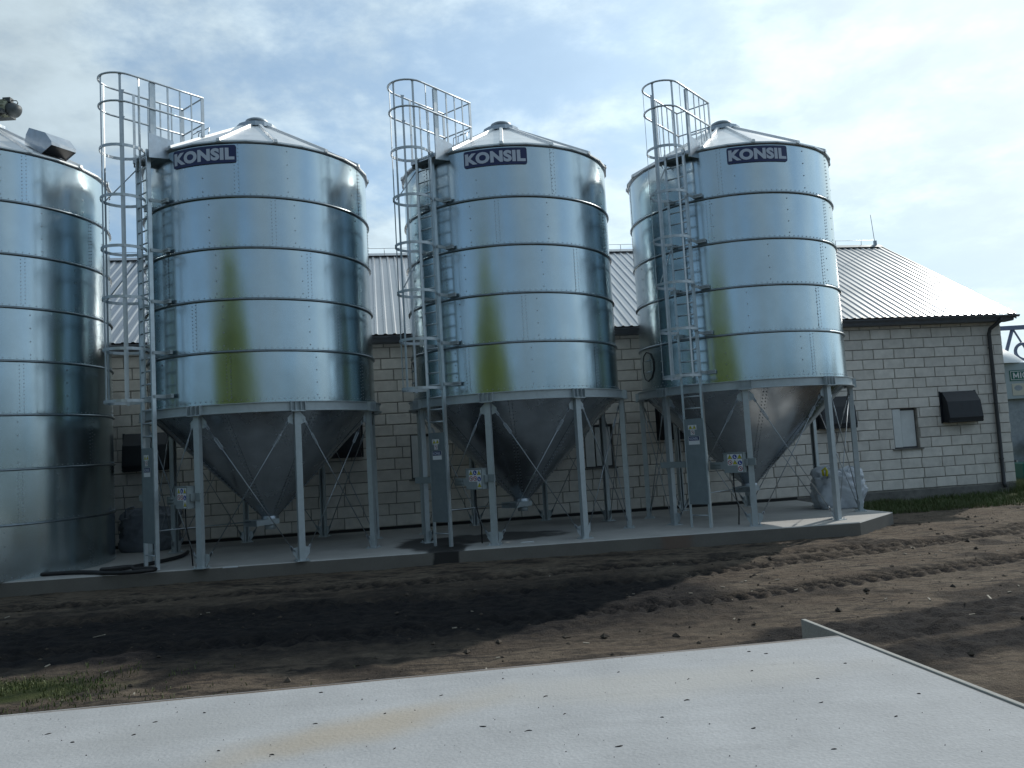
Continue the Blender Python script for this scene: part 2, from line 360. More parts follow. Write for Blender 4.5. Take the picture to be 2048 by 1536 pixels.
gate = smap(sn(.8, 3), .38, .60, .30, .95); gm_ = t.nodes.new('ShaderNodeMath'); gm_.operation = 'MULTIPLY'; L(smap(st.outputs['Fac'], .49, .57), gm_.inputs[0]); L(gate, gm_.inputs[1])
c_ = smix(gm_.outputs[0], c_, (.034, .030, .028))            # shreds of dark organic mud
c_ = smix(smap(ag.outputs['Fac'], 0, 1, 0, .85), c_, smix(sn(8), (.035, .055, .015), (.07, .085, .03)))
L(c_, b.inputs['Base Color'])
bp = t.nodes.new('ShaderNodeBump'); bp.inputs['Strength'].default_value = 1.0; bp.inputs['Distance'].default_value = .045; L(sn(26, 8, .7), bp.inputs['Height']); L(bp.outputs[0], b.inputs['Normal'])
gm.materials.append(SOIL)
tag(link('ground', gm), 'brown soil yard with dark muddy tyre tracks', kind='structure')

# ------------------------------------------------------------------ concrete
SIL = [(-5.288, 17.216), (.083, 18.180), (5.390, 18.888)]; LSIL = (-10.74, 16.38)
SR = 2.30
PADMAT = concrete('pad_concrete', (.40, .395, .38), [(-1.75, 16.6, .75, 1.3, .3, (.035, .035, .036), .92, .18), (-.5, 17.3, 1.5, .8, .1, (.05, .05, .05), .88, .18), (-1.40, 15.6, .38, 1.0, 0, (.03, .03, .03), .9, .15), (1.6, 19.8, 1.6, .7, 0, (.14, .14, .14), .5, .4), (-6.0, 19, 2.2, .8, 0, (.12, .12, .12), .5, .4)])
pad = MB(); pad.prism([(-16, 13.90), (6.78, 16.25), (8.13, 17.74), (7.72, 19.3), (7.55, 22.1), (-16, 18.2)], -.3, .25, .018)
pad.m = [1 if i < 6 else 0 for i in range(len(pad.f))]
PADSIDE = concrete('dark_side_concrete', (.16, .15, .135), [(-1.42, 15.4, .26, .8, 0, (.02, .02, .021), .9, .12), (3.0, 15.8, .3, .8, 0, (.16, .09, .06), .5, .4)])  # pad sides in a darker concrete than the top, with local stains
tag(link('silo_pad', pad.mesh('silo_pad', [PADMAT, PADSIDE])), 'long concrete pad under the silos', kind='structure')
SLABMAT = concrete('slab_concrete', (.355, .368, .38), [(-1.0, 4.85, .80, .24, .55, (.36, .305, .225), .62, .55), (-.6, 5.905, 3.6, .018, .138, (.13, .095, .07), .8, .6), (-1.9, 5.725, 1.6, .016, .138, (.10, .075, .055), .8, .5), (2.58, 5.35, .016, 1.1, .167, (.16, .13, .10), .7, .6), (-2.2, 5.0, .6, .25, .4, (.32, .33, .335), .6, .5), (.9, 5.4, 1.3, .3, .1, (.385, .38, .36), .6, .5)])
fs = MB(); fs.prism([(-7.5, 4.985), (-6.0, -7), (4.66, -7), (2.42, 6.356)], -.3, .561, .010)
tag(link('concrete_slab', fs.mesh('concrete_slab', SLABMAT)), 'pale raised concrete slab in the foreground', kind='structure')
SLABMAT2 = concrete('kerb_wall_concrete', (.34, .34, .32), [])
t = SLABMAT.node_tree; L = t.links.new; b = t.nodes['Principled BSDF']; cur = b.inputs['Base Color'].links[0].from_socket
co = t.nodes.new('ShaderNodeTexCoord').outputs['Object']
mp = t.nodes.new('ShaderNodeMapping'); mp.inputs['Scale'].default_value = (.7, 9, 1); mp.inputs['Rotation'].default_value = (0, 0, .35); L(co, mp.inputs[0])
n_ = t.nodes.new('ShaderNodeTexNoise'); n_.inputs['Scale'].default_value = 1.0; n_.inputs['Detail'].default_value = 8; n_.inputs['Roughness'].default_value = .65; L(mp.outputs[0], n_.inputs['Vector'])
r1 = t.nodes.new('ShaderNodeMapRange'); r1.inputs[1].default_value = .3; r1.inputs[2].default_value = .7; r1.inputs[3].default_value = .95; r1.inputs[4].default_value = 1.04; L(n_.outputs['Fac'], r1.inputs[0])
vo = t.nodes.new('ShaderNodeTexVoronoi'); vo.feature = 'DISTANCE_TO_EDGE'; vo.inputs['Scale'].default_value = .33
wv = t.nodes.new('ShaderNodeTexNoise'); wv.inputs['Scale'].default_value = 2.5; wv.inputs['Detail'].default_value = 6; L(co, wv.inputs['Vector'])
va = t.nodes.new('ShaderNodeVectorMath'); va.operation = 'MULTIPLY_ADD'; L(wv.outputs['Color'], va.inputs[0]); va.inputs[1].default_value = (.5, .5, 0); L(co, va.inputs[2]); L(va.outputs[0], vo.inputs['Vector'])
r2 = t.nodes.new('ShaderNodeMapRange'); r2.inputs[1].default_value = .0; r2.inputs[2].default_value = .0035; r2.inputs[3].default_value = 1.0; r2.inputs[4].default_value = 1.0; L(vo.outputs['Distance'], r2.inputs[0])
sp = t.nodes.new('ShaderNodeTexNoise'); sp.inputs['Scale'].default_value = 11; sp.inputs['Detail'].default_value = 8; sp.inputs['Roughness'].default_value = .7; L(co, sp.inputs['Vector'])
r3 = t.nodes.new('ShaderNodeMapRange'); r3.inputs[1].default_value = .60; r3.inputs[2].default_value = .74; r3.inputs[3].default_value = 1.0; r3.inputs[4].default_value = .80; L(sp.outputs['Fac'], r3.inputs[0])
m1 = t.nodes.new('ShaderNodeMath'); m1.operation = 'MULTIPLY'; L(r1.outputs[0], m1.inputs[0]); L(r2.outputs[0], m1.inputs[1])
m2 = t.nodes.new('ShaderNodeMath'); m2.operation = 'MULTIPLY'; L(m1.outputs[0], m2.inputs[0]); L(r3.outputs[0], m2.inputs[1])
sc1 = t.nodes.new('ShaderNodeVectorMath'); sc1.operation = 'SCALE'; L(cur, sc1.inputs[0]); L(m2.outputs[0], sc1.inputs['Scale']); L(sc1.outputs[0], b.inputs['Base Color'])
fw = MB(); d1 = np.array([.167, -.986]); n1 = np.array([.986, .167])
p0 = np.array([2.300, 6.90]); p1 = p0+d1*13.8
fw.prism([p0+n1*.012, p1+n1*.012, p1+n1*.052, p0+n1*.052], -.3, .572, .004)
tag(link('retaining_wall', fw.mesh('retaining_wall', SLABMAT2)), 'thin concrete wall along the right edge of the foreground slab, end sticking out past it', 'wall')

# ------------------------------------------------------------------ barn
WE = np.array([.98665, .16280]); WN = np.array([.16280, -.98665]); WC = np.array([14.33, 23.375])
def wp(s_, off, z): p = WC-WE*s_+WN*off; return (p[0], p[1], z)      # s left from the right corner, off towards the viewer
WAX = np.array([[WE[0], WE[1], 0], [WN[0], WN[1], 0], [0, 0, 1]])
LEN = 29.0; Z0 = .315; CH = .2838; NC = 17; ZT = Z0+NC*CH; DEP = 10.8
barn = empty('barn', wp(LEN/2, 0, 0)); tag(barn, 'long pale block barn with profiled metal roof behind the silos', 'barn')
BO = -np.array(barn.location)
OPEN = [(2.94, 3.72, Z0+4*CH, Z0+8*CH), (11.90, 12.68, Z0+4*CH, Z0+8*CH), (16.45, 17.23, Z0+4*CH, Z0+8*CH)]
wall = MB()
def wrect(s0, s1, z0, z1, off): wall.add([wp(s0, off, z0), wp(s1, off, z0), wp(s1, off, z1), wp(s0, off, z1)], [(0, 1, 2, 3)])
cuts = sorted([0, LEN]+[c for o in OPEN for c in o[:2]])
for a, c in zip(cuts[:-1], cuts[1:]):
    op = [o for o in OPEN if abs(o[0]-a) < 1e-6 and abs(o[1]-c) < 1e-6]
    if op: wrect(a, c, 0, op[0][2], 0); wrect(a, c, op[0][3], ZT, 0)
    else: wrect(a, c, 0, ZT, 0)
for s0, s1, z0, z1 in OPEN:
    for q in ([(s0, 0, z0), (s1, 0, z0), (s1, -.2, z0), (s0, -.2, z0)], [(s0, 0, z1), (s1, 0, z1), (s1, -.2, z1), (s0, -.2, z1)], [(s0, 0, z0), (s0, 0, z1), (s0, -.2, z1), (s0, -.2, z0)], [(s1, 0, z0), (s1, 0, z1), (s1, -.2, z1), (s1, -.2, z0)]):
        wall.add([wp(*p) for p in q], [(0, 1, 2, 3)])
rz_ = 8.58
for s_ in (0, LEN):
    wall.add([wp(s_, 0, 0), wp(s_, -DEP, 0), wp(s_, -DEP, ZT), wp(s_, -DEP/2, rz_-.12), wp(s_, 0, ZT)], [(0, 1, 2, 3, 4)])
wall.add([wp(0, -DEP, 0), wp(LEN, -DEP, 0), wp(LEN, -DEP, ZT), wp(0, -DEP, ZT)], [(0, 1, 2, 3)])
wall_o = link('wall', wall.mesh('wall', MORTAR, BO), barn)
# individual blocks
def block_mesh(w, h, seed):
    r_ = random.Random(seed); m = MB(); dp = .030; c = .007
    j = lambda: r_.uniform(-.004, .004)
    back = [(-w/2, 0, -h/2), (w/2, 0, -h/2), (w/2, 0, h/2), (-w/2, 0, h/2)]
    mid = [(x+j(), dp-c, z+j()) for x, _, z in back]
    frn = [(x-math.copysign(c+abs(j()), x), dp+j()*.5, z-math.copysign(c+abs(j()), z)) for x, _, z in mid]
    V = back+mid+frn; F = []
    for k in (0, 4): F += [(k+i, k+(i+1) % 4, k+4+(i+1) % 4, k+4+i) for i in range(4)]
    F.append((8, 9, 10, 11)); m.add(V, F); return m
JT = .024; BH = CH-JT; blocks = []
for r_ in range(NC):
    rr = random.Random(100+r_)
    s_ = -.0 + (0 if r_ % 2 == 0 else -.32) + rr.uniform(-.03, .03); first = True
    zc = Z0+(r_+.5)*CH
    while s_ < LEN:
        w = .640+rr.uniform(-.006, .006)
        if rr.random() < .05: w *= rr.choice([.5, .35, .62])
        a, c = max(s_, 0.0), min(s_+w, LEN); s_ += w
        segs = [(a, c)]
        for o in OPEN:
            if zc > o[2] and zc < o[3]:
                ns = []
                for (p, q) in segs:
                    if q <= o[0] or p >= o[1]: ns.append((p, q)); continue
                    if p < o[0]: ns.append((p, o[0]))
                    if q > o[1]: ns.append((o[1], q))
                segs = ns
        for p, q in segs:
            if q-p > .07: blocks.append(((p+q)/2, zc, q-p-JT))
def seen(s_, zc):
    p = np.array(wp(s_, 0, zc)); dxy = p[:2]
    for k, c in enumerate(SIL+[LSIL]):
        t_ = (dxy@np.array(c))/(dxy@dxy); q = dxy*t_; dist = np.hypot(*(q-np.array(c))); z = CAM_Z+(zc-CAM_Z)*t_
        lim = SR if (k == 3 or z > 3.05) else max(.1, (z-.85)/2.2*SR)
        if dist < lim-.12: return False
    u = p[0]/p[1]
    return abs(u) < .665
vis = [bk for bk in blocks if seen(bk[0], bk[1])]; hid = [bk for bk in blocks if not seen(bk[0], bk[1])]
vis.sort(key=lambda bk: -bk[2]*(1 if bk[2] > .3 else .5)/np.linalg.norm(wp(bk[0], 0, bk[1])))
hid += vis[298:]; vis = vis[:298]
bcache = {}
def bmesh_for(w, seed):
    key = (round(w, 2), seed)
    if key not in bcache: bcache[key] = block_mesh(round(w, 2), BH, hash(key) % 9999).mesh('block', BLOCK)
    return bcache[key]
wang = math.atan2(WE[1], WE[0])
for i, (s_, zc, w) in enumerate(vis):
    o = link('block', bmesh_for(w, i % 7), wall_o, tuple(np.array(wp(s_, random.uniform(-.002, .004), zc))+BO))
    o.rotation_euler = (0, random.uniform(-.004, .004), wang+PI+random.uniform(-.003, .003))
hb = MB()
for s_, zc, w in hid: hb.box(wp(s_, .013, zc), (w, .028, BH), WAX)
tag(link('hidden_blocks', hb.mesh('hidden_blocks', BLOCK, BO), wall_o), kind='stuff')
pl = MB(); pl.box(wp(LEN/2, .0, Z0/2-.18), (LEN, .05, Z0-.02+.3), WAX); link('plinth', pl.mesh('plinth', PLINTH, BO), barn)
bt = MB(); bt.box(wp(LEN/2+3.4, .01, Z0-.035), (LEN-6.8, .045, .06), WAX); link('dark_base_strip', bt.mesh('dark_base_strip', DARKBASE, BO), barn)  # near-black strip just below the lowest block course
# roof
EO, EZ, RO, RZ = .42, 5.135, -5.4, 8.60
def rp(s_, k, h=0.0):        # k 0 at eave, 1 at ridge, h above the sheet plane
    off = EO+(RO-EO)*k; z = EZ+(RZ-EZ)*k; ln = math.hypot(RO-EO, RZ-EZ)
    return wp(s_, off+h*(RZ-EZ)/ln, z-h*(RO-EO)/ln*1.0)
PITCHR = .23
def sheet_mesh(s0, nrib, flip=False):
    m = MB(); prof = []
    for k in range(nrib):
        b0 = s0+k*PITCHR
        prof += [(b0, 0), (b0+.12, 0), (b0+.150, .024), (b0+.195, .024), (b0+.224, 0)]
    prof.append((s0+nrib*PITCHR+.012, 0.003)); V = []
    for k in (0, .25, .5, .75, 1):
        for s_, h in prof:
            p = rp(s_, k, h)
            if flip:
                q = np.array(p); mid = np.array(wp(s_, RO, 0)); off = (q[:2]-mid[:2])@WN; q[:2] -= 2*off*WN; p = tuple(q)
            V.append(p)
    n = len(prof); F = [(r_*n+i, r_*n+i+1, (r_+1)*n+i+1, (r_+1)*n+i) for r_ in range(4) for i in range(n-1)]
    m.add(V, F); return m
rc = MB()
for sgn in (1, -1):
    p = [rp(-.12, 1-.035), rp(LEN+.1, 1-.035)]
    a = np.array(rp(-.12, .965, .055)); c = np.array(rp(LEN+.1, .965, .055)); top0 = np.array(rp(-.12, 1, .06)); top1 = np.array(rp(LEN+.1, 1, .06))
    if sgn < 0:
        for q, s_ in ((a, -.12), (c, LEN+.1)): q[:2] -= 2*((q[:2]-np.array(wp(s_, RO, 0))[:2])@WN)*WN
    rc.add([a, c, top1, top0], [(0, 1, 2, 3)])
roof_o = link('roof', rc.mesh('roof', ROOFS, BO), barn)
s_ = -.14
while s_ < LEN:
    link('roof_sheet', sheet_mesh(s_, 5).mesh('roof_sheet', ROOFS, BO), roof_o); s_ += 5*PITCHR
link('rear_slope', sheet_mesh(-.14, 127, True).mesh('rear_slope', ROOFS, BO), roof_o)
vg = MB()
a0, a1 = np.array(rp(-.15, -.005, .02)), np.array(rp(-.15, 1, .02))
vg.add([a0, a1, a1+(0, 0, -.16), a0+(0, 0, -.16), a0-np.append(WE, 0)*-.03, a1-np.append(WE, 0)*-.03, a1+(0, 0, -.16)-np.append(WE, 0)*-.03, a0+(0, 0, -.16)-np.append(WE, 0)*-.03], [(0, 1, 2, 3), (4, 7, 6, 5), (0, 4, 5, 1), (3, 2, 6, 7), (0, 3, 7, 4), (1, 5, 6, 2)])
link('verge_trim', vg.mesh('verge_trim', ROOFS, BO), roof_o)
fa = MB(); fa.box(wp(LEN/2-.05, .375, 5.025), (LEN+.2, .03, .13), WAX); fa.box(wp(LEN/2-.05, .19, 4.95), (LEN+.2, .36, .02), WAX)
link('fascia', fa.mesh('fascia', FASCIA, BO), barn)
gu = MB()
prof = [(EO+.02+.055-.055*math.cos(a), 5.085-.06*math.sin(a)) for a in np.linspace(0, PI, 9)]
V = [wp(s_, o_, z) for s_ in (-.22, LEN+.1) for o_, z in prof]; gu.add(V, [(i, i+1, 10+i, 9+i) for i in range(8)], 0, True)
link('gutter', gu.mesh('gutter', FASCIA, BO), barn)
dp = MB(); dp.tube([wp(.32, .46, 5.04), wp(.34, .44, 4.93), wp(.46, .16, 4.74), wp(.47, .11, 4.6), wp(.47, .10, .30), wp(.47, .14, .18)], .052, 10)
dpo = link('downpipe', dp.mesh('downpipe', PIPE, BO), barn)
for z in (4.2, 2.6, 1.0):
    cl = MB(); cl.tube([np.array(wp(.47, .10, z-.02)), np.array(wp(.47, .10, z+.02))], .062, 10); link('clamp', cl.mesh('clamp', PIPE, BO), dpo)
# ventilation hoods
def vent(sr, sl_, zb, zt):
    m = MB(); d0, d1 = .10, .34; th = .02
    prof = [(.02, zt), (d0, zt+.01), (d1-.06, zt-.28), (d1, zb+.12), (d1-.03, zb-.02), (.02, zb)]
    n = len(prof); V = [wp(s_, o_, z) for s_ in (sr, sl_) for o_, z in prof]
    F = [(i, i+1, n+i+1, n+i) for i in range(n-2)] + [tuple(range(n)), tuple(range(n, 2*n))[::-1]]
    m.add(V, F)
    for z in (zb+.02,): m.box(wp((sr+sl_)/2, d1*.5, z), (abs(sl_-sr)+.02, d1-.04, .025), WAX)
    m.box(wp(sl_+.03, .03, (zb+zt)/2), (.05, .04, zt-zb+.05), WAX); m.box(wp(sr-.03, .03, (zb+zt)/2), (.05, .04, zt-zb+.05), WAX)
    return m
for sr, sl_, zb, zt in [(1.10, 2.16, 2.12, 2.98), (5.0, 6.0, 2.14, 3.0), (9.66, 10.63, 2.1, 2.96), (18.47, 19.45, 2.12, 2.96), (23.06, 24.06, 2.08, 2.96)]:
    link('vent_hood', vent(sr, sl_, zb, zt).mesh('vent_hood', VENT, BO), barn)
for s0, s1, z0, z1 in OPEN:
    w = MB(); fz = .045
    w.box(wp((s0+s1)/2, -.14, z1-.025), (s1-s0, .06, .05), WAX); w.box(wp((s0+s1)/2, -.14, z0+.025), (s1-s0, .06, .05), WAX)
    w.box(wp(s0+.025, -.14, (z0+z1)/2), (.05, .06, z1-z0-.1), WAX); w.box(wp(s1-.025, -.14, (z0+z1)/2), (.05, .06, z1-z0-.1), WAX)
    w.box(wp((s0+s1)/2, -.19, (z0+z1)/2), (s1-s0, .012, z1-z0), WAX)
    wo = link('window', w.mesh('window', FRAME, BO), barn)
    mid = s0+(s1-s0)*.60
    b1 = MB(); b1.box(wp((mid+s1)/2+.012, -.025, (z0+z1)/2+.012), (s1-mid-.07, .05, z1-z0-.06), WAX); link('foam_board', b1.mesh('foam_board', FOAM, BO), wo)
    b2 = MB(); b2.box(wp((mid+s0)/2+.012, -.105, (z0+z1)/2-.005), (mid-s0-.05, .05, z1-z0-.11), WAX); link('foam_board', b2.mesh('foam_board', FOAM, BO), wo)
    sm = MB(); sm.box(wp((s0+s1)/2, .0, z0-.012), (s1-s0+.16, .17, .04), WAX); link('window_sill', sm.mesh('window_sill', PLINTH, BO), wo)
# lightning conductor
lr = MB(); lr.tube([rp(.06, 1, .05), np.array(rp(.06, 1, .05))+(-.07, 0, 1.12)], .011, 5); lr.box(np.array(rp(.06, 1, .06))+(0, 0, .06), (.09, .09, .16))
lro = link('lightning_rod', lr.mesh('lightning_rod', G_DARK, BO), barn)
wi = MB(); wi.tube([np.array(rp(x, 1, .05))+(0, 0, .17) for x in np.linspace(.06, LEN, 30)], .008, 4); link('conductor_wire', wi.mesh('conductor_wire', G_DARK, BO), lro)
for x in np.arange(.6, LEN, 1.0):
    so = MB(); so.tube([np.array(rp(x, 1, .04)), np.array(rp(x, 1, .05))+(0, 0, .18)], .010, 4); link('wire_holder', so.mesh('wire_holder', G_DARK, BO), lro)

# ------------------------------------------------------------------ silos
ZB = .25
ZR = [3.2425, 4.209, 5.198, 6.183, 7.168, 8.2425]      # ring joints
OFF = (0, 0, -ZB)
PSI = R(-129)
un = np.array([math.cos(PSI), math.sin(PSI), 0]); tn = np.array([-un[1], un[0], 0]); zn = np.array([0, 0, 1.])
LAX = [un, tn, zn]
def LP(u, t_, z): return un*u+tn*t_+zn*z
def dent(seed):
    r_ = random.Random(seed); ks = [(r_.randint(3, 9), r_.uniform(0, 6.28), r_.uniform(.5, 2.2)) for _ in range(6)]+[(r_.randint(14, 34), r_.uniform(0, 6.28), r_.uniform(1, 4)) for _ in range(6)]
    def f(a, z): return sum((.0009 if k < 12 else .00012)*math.sin(k*a+p+q*z) for k, p, q in ks)
    return f
def ring_mesh(z0, z1, seed):
    m = MB(); m.revolve([(SR, z) for z in np.linspace(z0, z1, 7)], 180, jit=dent(seed)); return m.mesh('wall_ring', G_SHEET, OFF)
def bolt(m, p, n, s_=.011, h=.009):
    n = np.array(n, float); n /= np.linalg.norm(n); a = np.cross(n, (0, 0, 1)); a = a/(np.linalg.norm(a)+1e-9) if np.linalg.norm(a) > 1e-6 else np.array([1., 0, 0]); c = np.cross(n, a)
    p = np.array(p)
    q = [p+s_*(math.cos(x)*a+math.sin(x)*c) for x in (0, PI/2, PI, 1.5*PI)]; w = [v+n*h for v in q]
    m.add(q+w, [(0, 1, 5, 4), (1, 2, 6, 5), (2, 3, 7, 6), (3, 0, 4, 7), (4, 5, 6, 7)])
def ring_bolts(z0, z1, seed, lower=True, dense=True):
    m = MB(); r_ = random.Random(seed)
    nb = 128
    for i in range(nb):
        a = 2*PI*i/nb; n = (math.cos(a), math.sin(a), 0)
        if dense: bolt(m, (SR*n[0], SR*n[1], z0+.055), n)
        if lower: bolt(m, (SR*n[0], SR*n[1], z1-.06), n, .009)
    for k in range(5):
        a = seed*.62+k*2*PI/5
        for j in range(13):
            z = z0+.08+(z1-z0-.16)*j/12
            for da in (-.016, .016):
                n = (math.cos(a+da), math.sin(a+da), 0); bolt(m, (SR*n[0], SR*n[1], z+(.02 if da > 0 else 0)), n)
    for k in range(9):
        a = seed*.3+k*2*PI/9
        for j in range(4):
            n = (math.cos(a), math.sin(a), 0); bolt(m, (SR*n[0], SR*n[1], z0+(z1-z0)*(j+.5)/4), n, .014)
    return m.mesh('bolts', G_DARK, OFF)
def lap_mesh(z0, z1, seed):
    m = MB(); a = seed*.62
    m.revolve([(SR+.0025, z0+.01), (SR+.0025, z1-.01)], 3, a-.022, a+.022)
    return m.mesh('lap_strip', G_SHEET, OFF)
def band_mesh(z): m = MB(); m.revolve([(SR-.01, z+.030), (SR+.016, z+.028), (SR+.036, z+.010), (SR+.038, z-.010), (SR+.030, z-.018), (SR-.01, z-.014)], 144); return m.mesh('stiffener_band', G_BAND, OFF)
EAVE_R, COL_R, COL_Z = SR+.06, .36, 9.37
def rz_of(r): return 8.262+(EAVE_R-r)/(EAVE_R-COL_R)*(COL_Z-8.262)
NP = 14; RPH = R(-90.5)
def build_roof():
    d = {}
    m = MB(); a = PI/NP
    V = []
    for r in (EAVE_R, 1.7, 1.0, COL_R):
        for q in (-a, 0, a): V.append((r*math.cos(q), r*math.sin(q), rz_of(r)-(.0 if q else .012)))
    m.add(V, [(i*3+j, i*3+j+1, i*3+j+4, i*3+j+3) for i in range(3) for j in range(2)])
    V = [(EAVE_R*math.cos(q), EAVE_R*math.sin(q), z) for q in (-a, 0, a) for z in (8.262, 8.232)]
    m.add(V, [(0, 1, 3, 2), (2, 3, 5, 4)])
    d['panel'] = m.mesh('roof_panel', G_ROOF, OFF)
    m = MB(); w = .042; h = .048; V = []
    for r in (EAVE_R+.015, COL_R-.02):
        z = rz_of(r); V += [(r, -w, z-.01), (r, -w*.7, z+h), (r, w*.7, z+h), (r, w, z-.01)]
    m.add(V, [(0, 1, 5, 4), (1, 2, 6, 5), (2, 3, 7, 6), (0, 3, 2, 1), (4, 5, 6, 7)])
    d['rib'] = m.mesh('roof_rib', G_ROOF, OFF)
    m = MB(); m.revolve([(COL_R+.07, COL_Z-.02), (COL_R+.07, COL_Z+.075), (COL_R-.02, COL_Z+.10), (.20, COL_Z+.10), (.20, COL_Z+.20)], 14, RPH-PI/NP, RPH-PI/NP+2*PI, smooth=False)
    d['collar'] = m.mesh('roof', G_STEEL, OFF)
    m = MB(); m.revolve([(.215, COL_Z+.16), (.245, COL_Z+.185), (.24, COL_Z+.22), (.18, COL_Z+.255), (.08, COL_Z+.275), (.0, COL_Z+.28)], 20)
    d['cap'] = m.mesh('cap', G_DARK, OFF)
    return d
ROOF = build_roof()
def put_roof(root):
    r_ = link('roof', ROOF['collar'], root)
    for k in range(NP):
        link('roof_rib', ROOF['rib'], r_, None, RPH+2*PI*k/NP); link('roof_panel', ROOF['panel'], r_, None, RPH+2*PI*(k+.5)/NP)
    link('cap', ROOF['cap'], r_)
    return r_
EAVE = MB(); EAVE.revolve([(SR-.01, 8.25), (SR+.035, 8.245), (SR+.042, 8.222), (SR+.035, 8.212), (SR-.01, 8.20)], 144); EAVE = EAVE.mesh('eave_ring', G_DARK, OFF)
# hopper silo only
BEAM = MB(); BEAM.revolve([(SR-.02, 3.235), (SR+.125, 3.235), (SR+.125, 3.222), (SR+.095, 3.218), (SR+.095, 3.075), (SR+.135, 3.07), (SR+.135, 3.055), (SR-.02, 3.055)], 144, smooth=False)
BEAM = BEAM.mesh('ring_beam', ZINC, OFF)
CZ0, CZ1, CR1 = 3.12, .97, .17
def cone_r(z): return CR1+(SR-.015-CR1)*(z-CZ1)/(CZ0-CZ1)
HOP = MB(); HOP.revolve([(CR1-.01, 1.02), (CR1+.012, 1.0), (CR1+.012, .90)], 24); HOP = HOP.mesh('hopper', G_STEEL, OFF)
PAN = MB(); PAN.revolve([(cone_r(z)+.0, z) for z in np.linspace(CZ1, CZ0, 6)], 22, -PI/8-.0, PI/8); PAN.revolve([(cone_r(z)+.006, z) for z in np.linspace(CZ1+.05, CZ0, 6)], 2, PI/8-.035, PI/8+.035); PAN = PAN.mesh('hopper_panel', G_CONE, OFF)
CBO = MB()
for j in range(30):
    z = CZ1+.15+(CZ0-CZ1-.22)*j/29
    for da in (-.02, .02):
        a = PI/8+da*SR/cone_r(z)*.75; rr = cone_r(z)+.006; bolt(CBO, (rr*math.cos(a), rr*math.sin(a), z), (math.cos(a)*.7, math.sin(a)*.7, -.7), .013, .012)
CBO = CBO.mesh('bolt_row', G_DARK, OFF)
# leg, built at angle 0
LEG = MB(); LR = SR+.05
LEG.box((LR+.055, 0, (ZB+3.04)/2), (.008, .115, 3.04-ZB)); 
for s_ in (-1, 1):
    LEG.box((LR+.005, s_*.0535, (ZB+3.04)/2), (.092, .008, 3.04-ZB)); LEG.box((LR-.041, s_*.040, (ZB+3.04)/2), (.007, .024, 3.04-ZB))
LEG = LEG.mesh('leg', ZINC, OFF)
FOOT = MB(); FOOT.box((LR, 0, ZB+.008), (.24, .25, .016))
for s_ in (-1, 1):
    FOOT.add([(LR-.03, s_*.07, ZB+.016), (LR-.03, s_*.16, ZB+.14), (LR-.03, s_*.16, ZB+.24), (LR-.03, s_*.07, ZB+.26), (LR-.022, s_*.07, ZB+.016), (LR-.022, s_*.16, ZB+.14), (LR-.022, s_*.16, ZB+.24), (LR-.022, s_*.07, ZB+.26)], [(0, 1, 2, 3), (4, 7, 6, 5), (0, 4, 5, 1), (1, 5, 6, 2), (2, 6, 7, 3)])
    bolt(FOOT, (LR+.08, s_*.09, ZB+.016), (0, 0, 1), .014, .03); bolt(FOOT, (LR-.08, s_*.09, ZB+.016), (0, 0, 1), .014, .03)
FOOT = FOOT.mesh('foot_plate', ZINC, OFF)
HEAD = MB(); HEAD.box((LR+.03, 0, 3.045), (.22, .26, .014))
for y in (-.135, -.05, .05, .135): HEAD.box((LR+.085, y, 3.145), (.09, .009, .175))
for s_ in (-1, 1): HEAD.add([(LR-.03, s_*.07, 3.03), (LR-.03, s_*.17, 2.93), (LR-.03, s_*.17, 2.84), (LR-.03, s_*.07, 2.80), (LR-.022, s_*.07, 3.03), (LR-.022, s_*.17, 2.93), (LR-.022, s_*.17, 2.84), (LR-.022, s_*.07, 2.80)], [(0, 1, 2, 3), (4, 7, 6, 5), (0, 4, 5, 1), (1, 5, 6, 2), (2, 6, 7, 3)])
HEAD = HEAD.mesh('head_bracket', ZINC, OFF)
LPH = R(-104.5)
def rod_mesh(up):
    a0, a1 = 0.0, PI/4; r0 = LR-.026
    pa = lambda a, z, dy: np.array([r0*math.cos(a)-math.sin(a)*dy, r0*math.sin(a)+math.cos(a)*dy, z])
    if up: A = pa(a0, 2.87, .15); B = pa(a1, ZB+.19, -.145)
    else: A = pa(a1, 2.87, -.15)+np.array([-.015, -.012, 0]); B = pa(a0, ZB+.19, .145)+np.array([-.015, -.012, 0])
    m = MB(); m.tube([A, B], .0095, 6); 
    tb = MB(); d = (B-A)/np.linalg.norm(B-A); side = np.cross(d, pa(PI/8, 0, 0)); side /= np.linalg.norm(side)
    C = A+d*.42
    for s_ in (-1, 1): tb.tube([C-d*.13+side*.024*s_*.4, C-d*.10+side*.024*s_, C+d*.10+side*.024*s_, C+d*.13+side*.024*s_*.4], .0075, 5)
    cv = []
    for E_ in (A, B):
        dd = d if E_ is A else -d; cv.append(MB())
        for s_ in (-1, 1): cv[-1].tube([E_-dd*.03+side*.018*s_, E_+dd*.09+side*.018*s_, E_+dd*.12], .009, 5)
    return m.mesh('brace_rod', G_DARK, OFF), tb.mesh('turnbuckle', G_STEEL, OFF), [x.mesh('clevis', G_STEEL, OFF) for x in cv]
ROD = [rod_mesh(True), rod_mesh(False)]
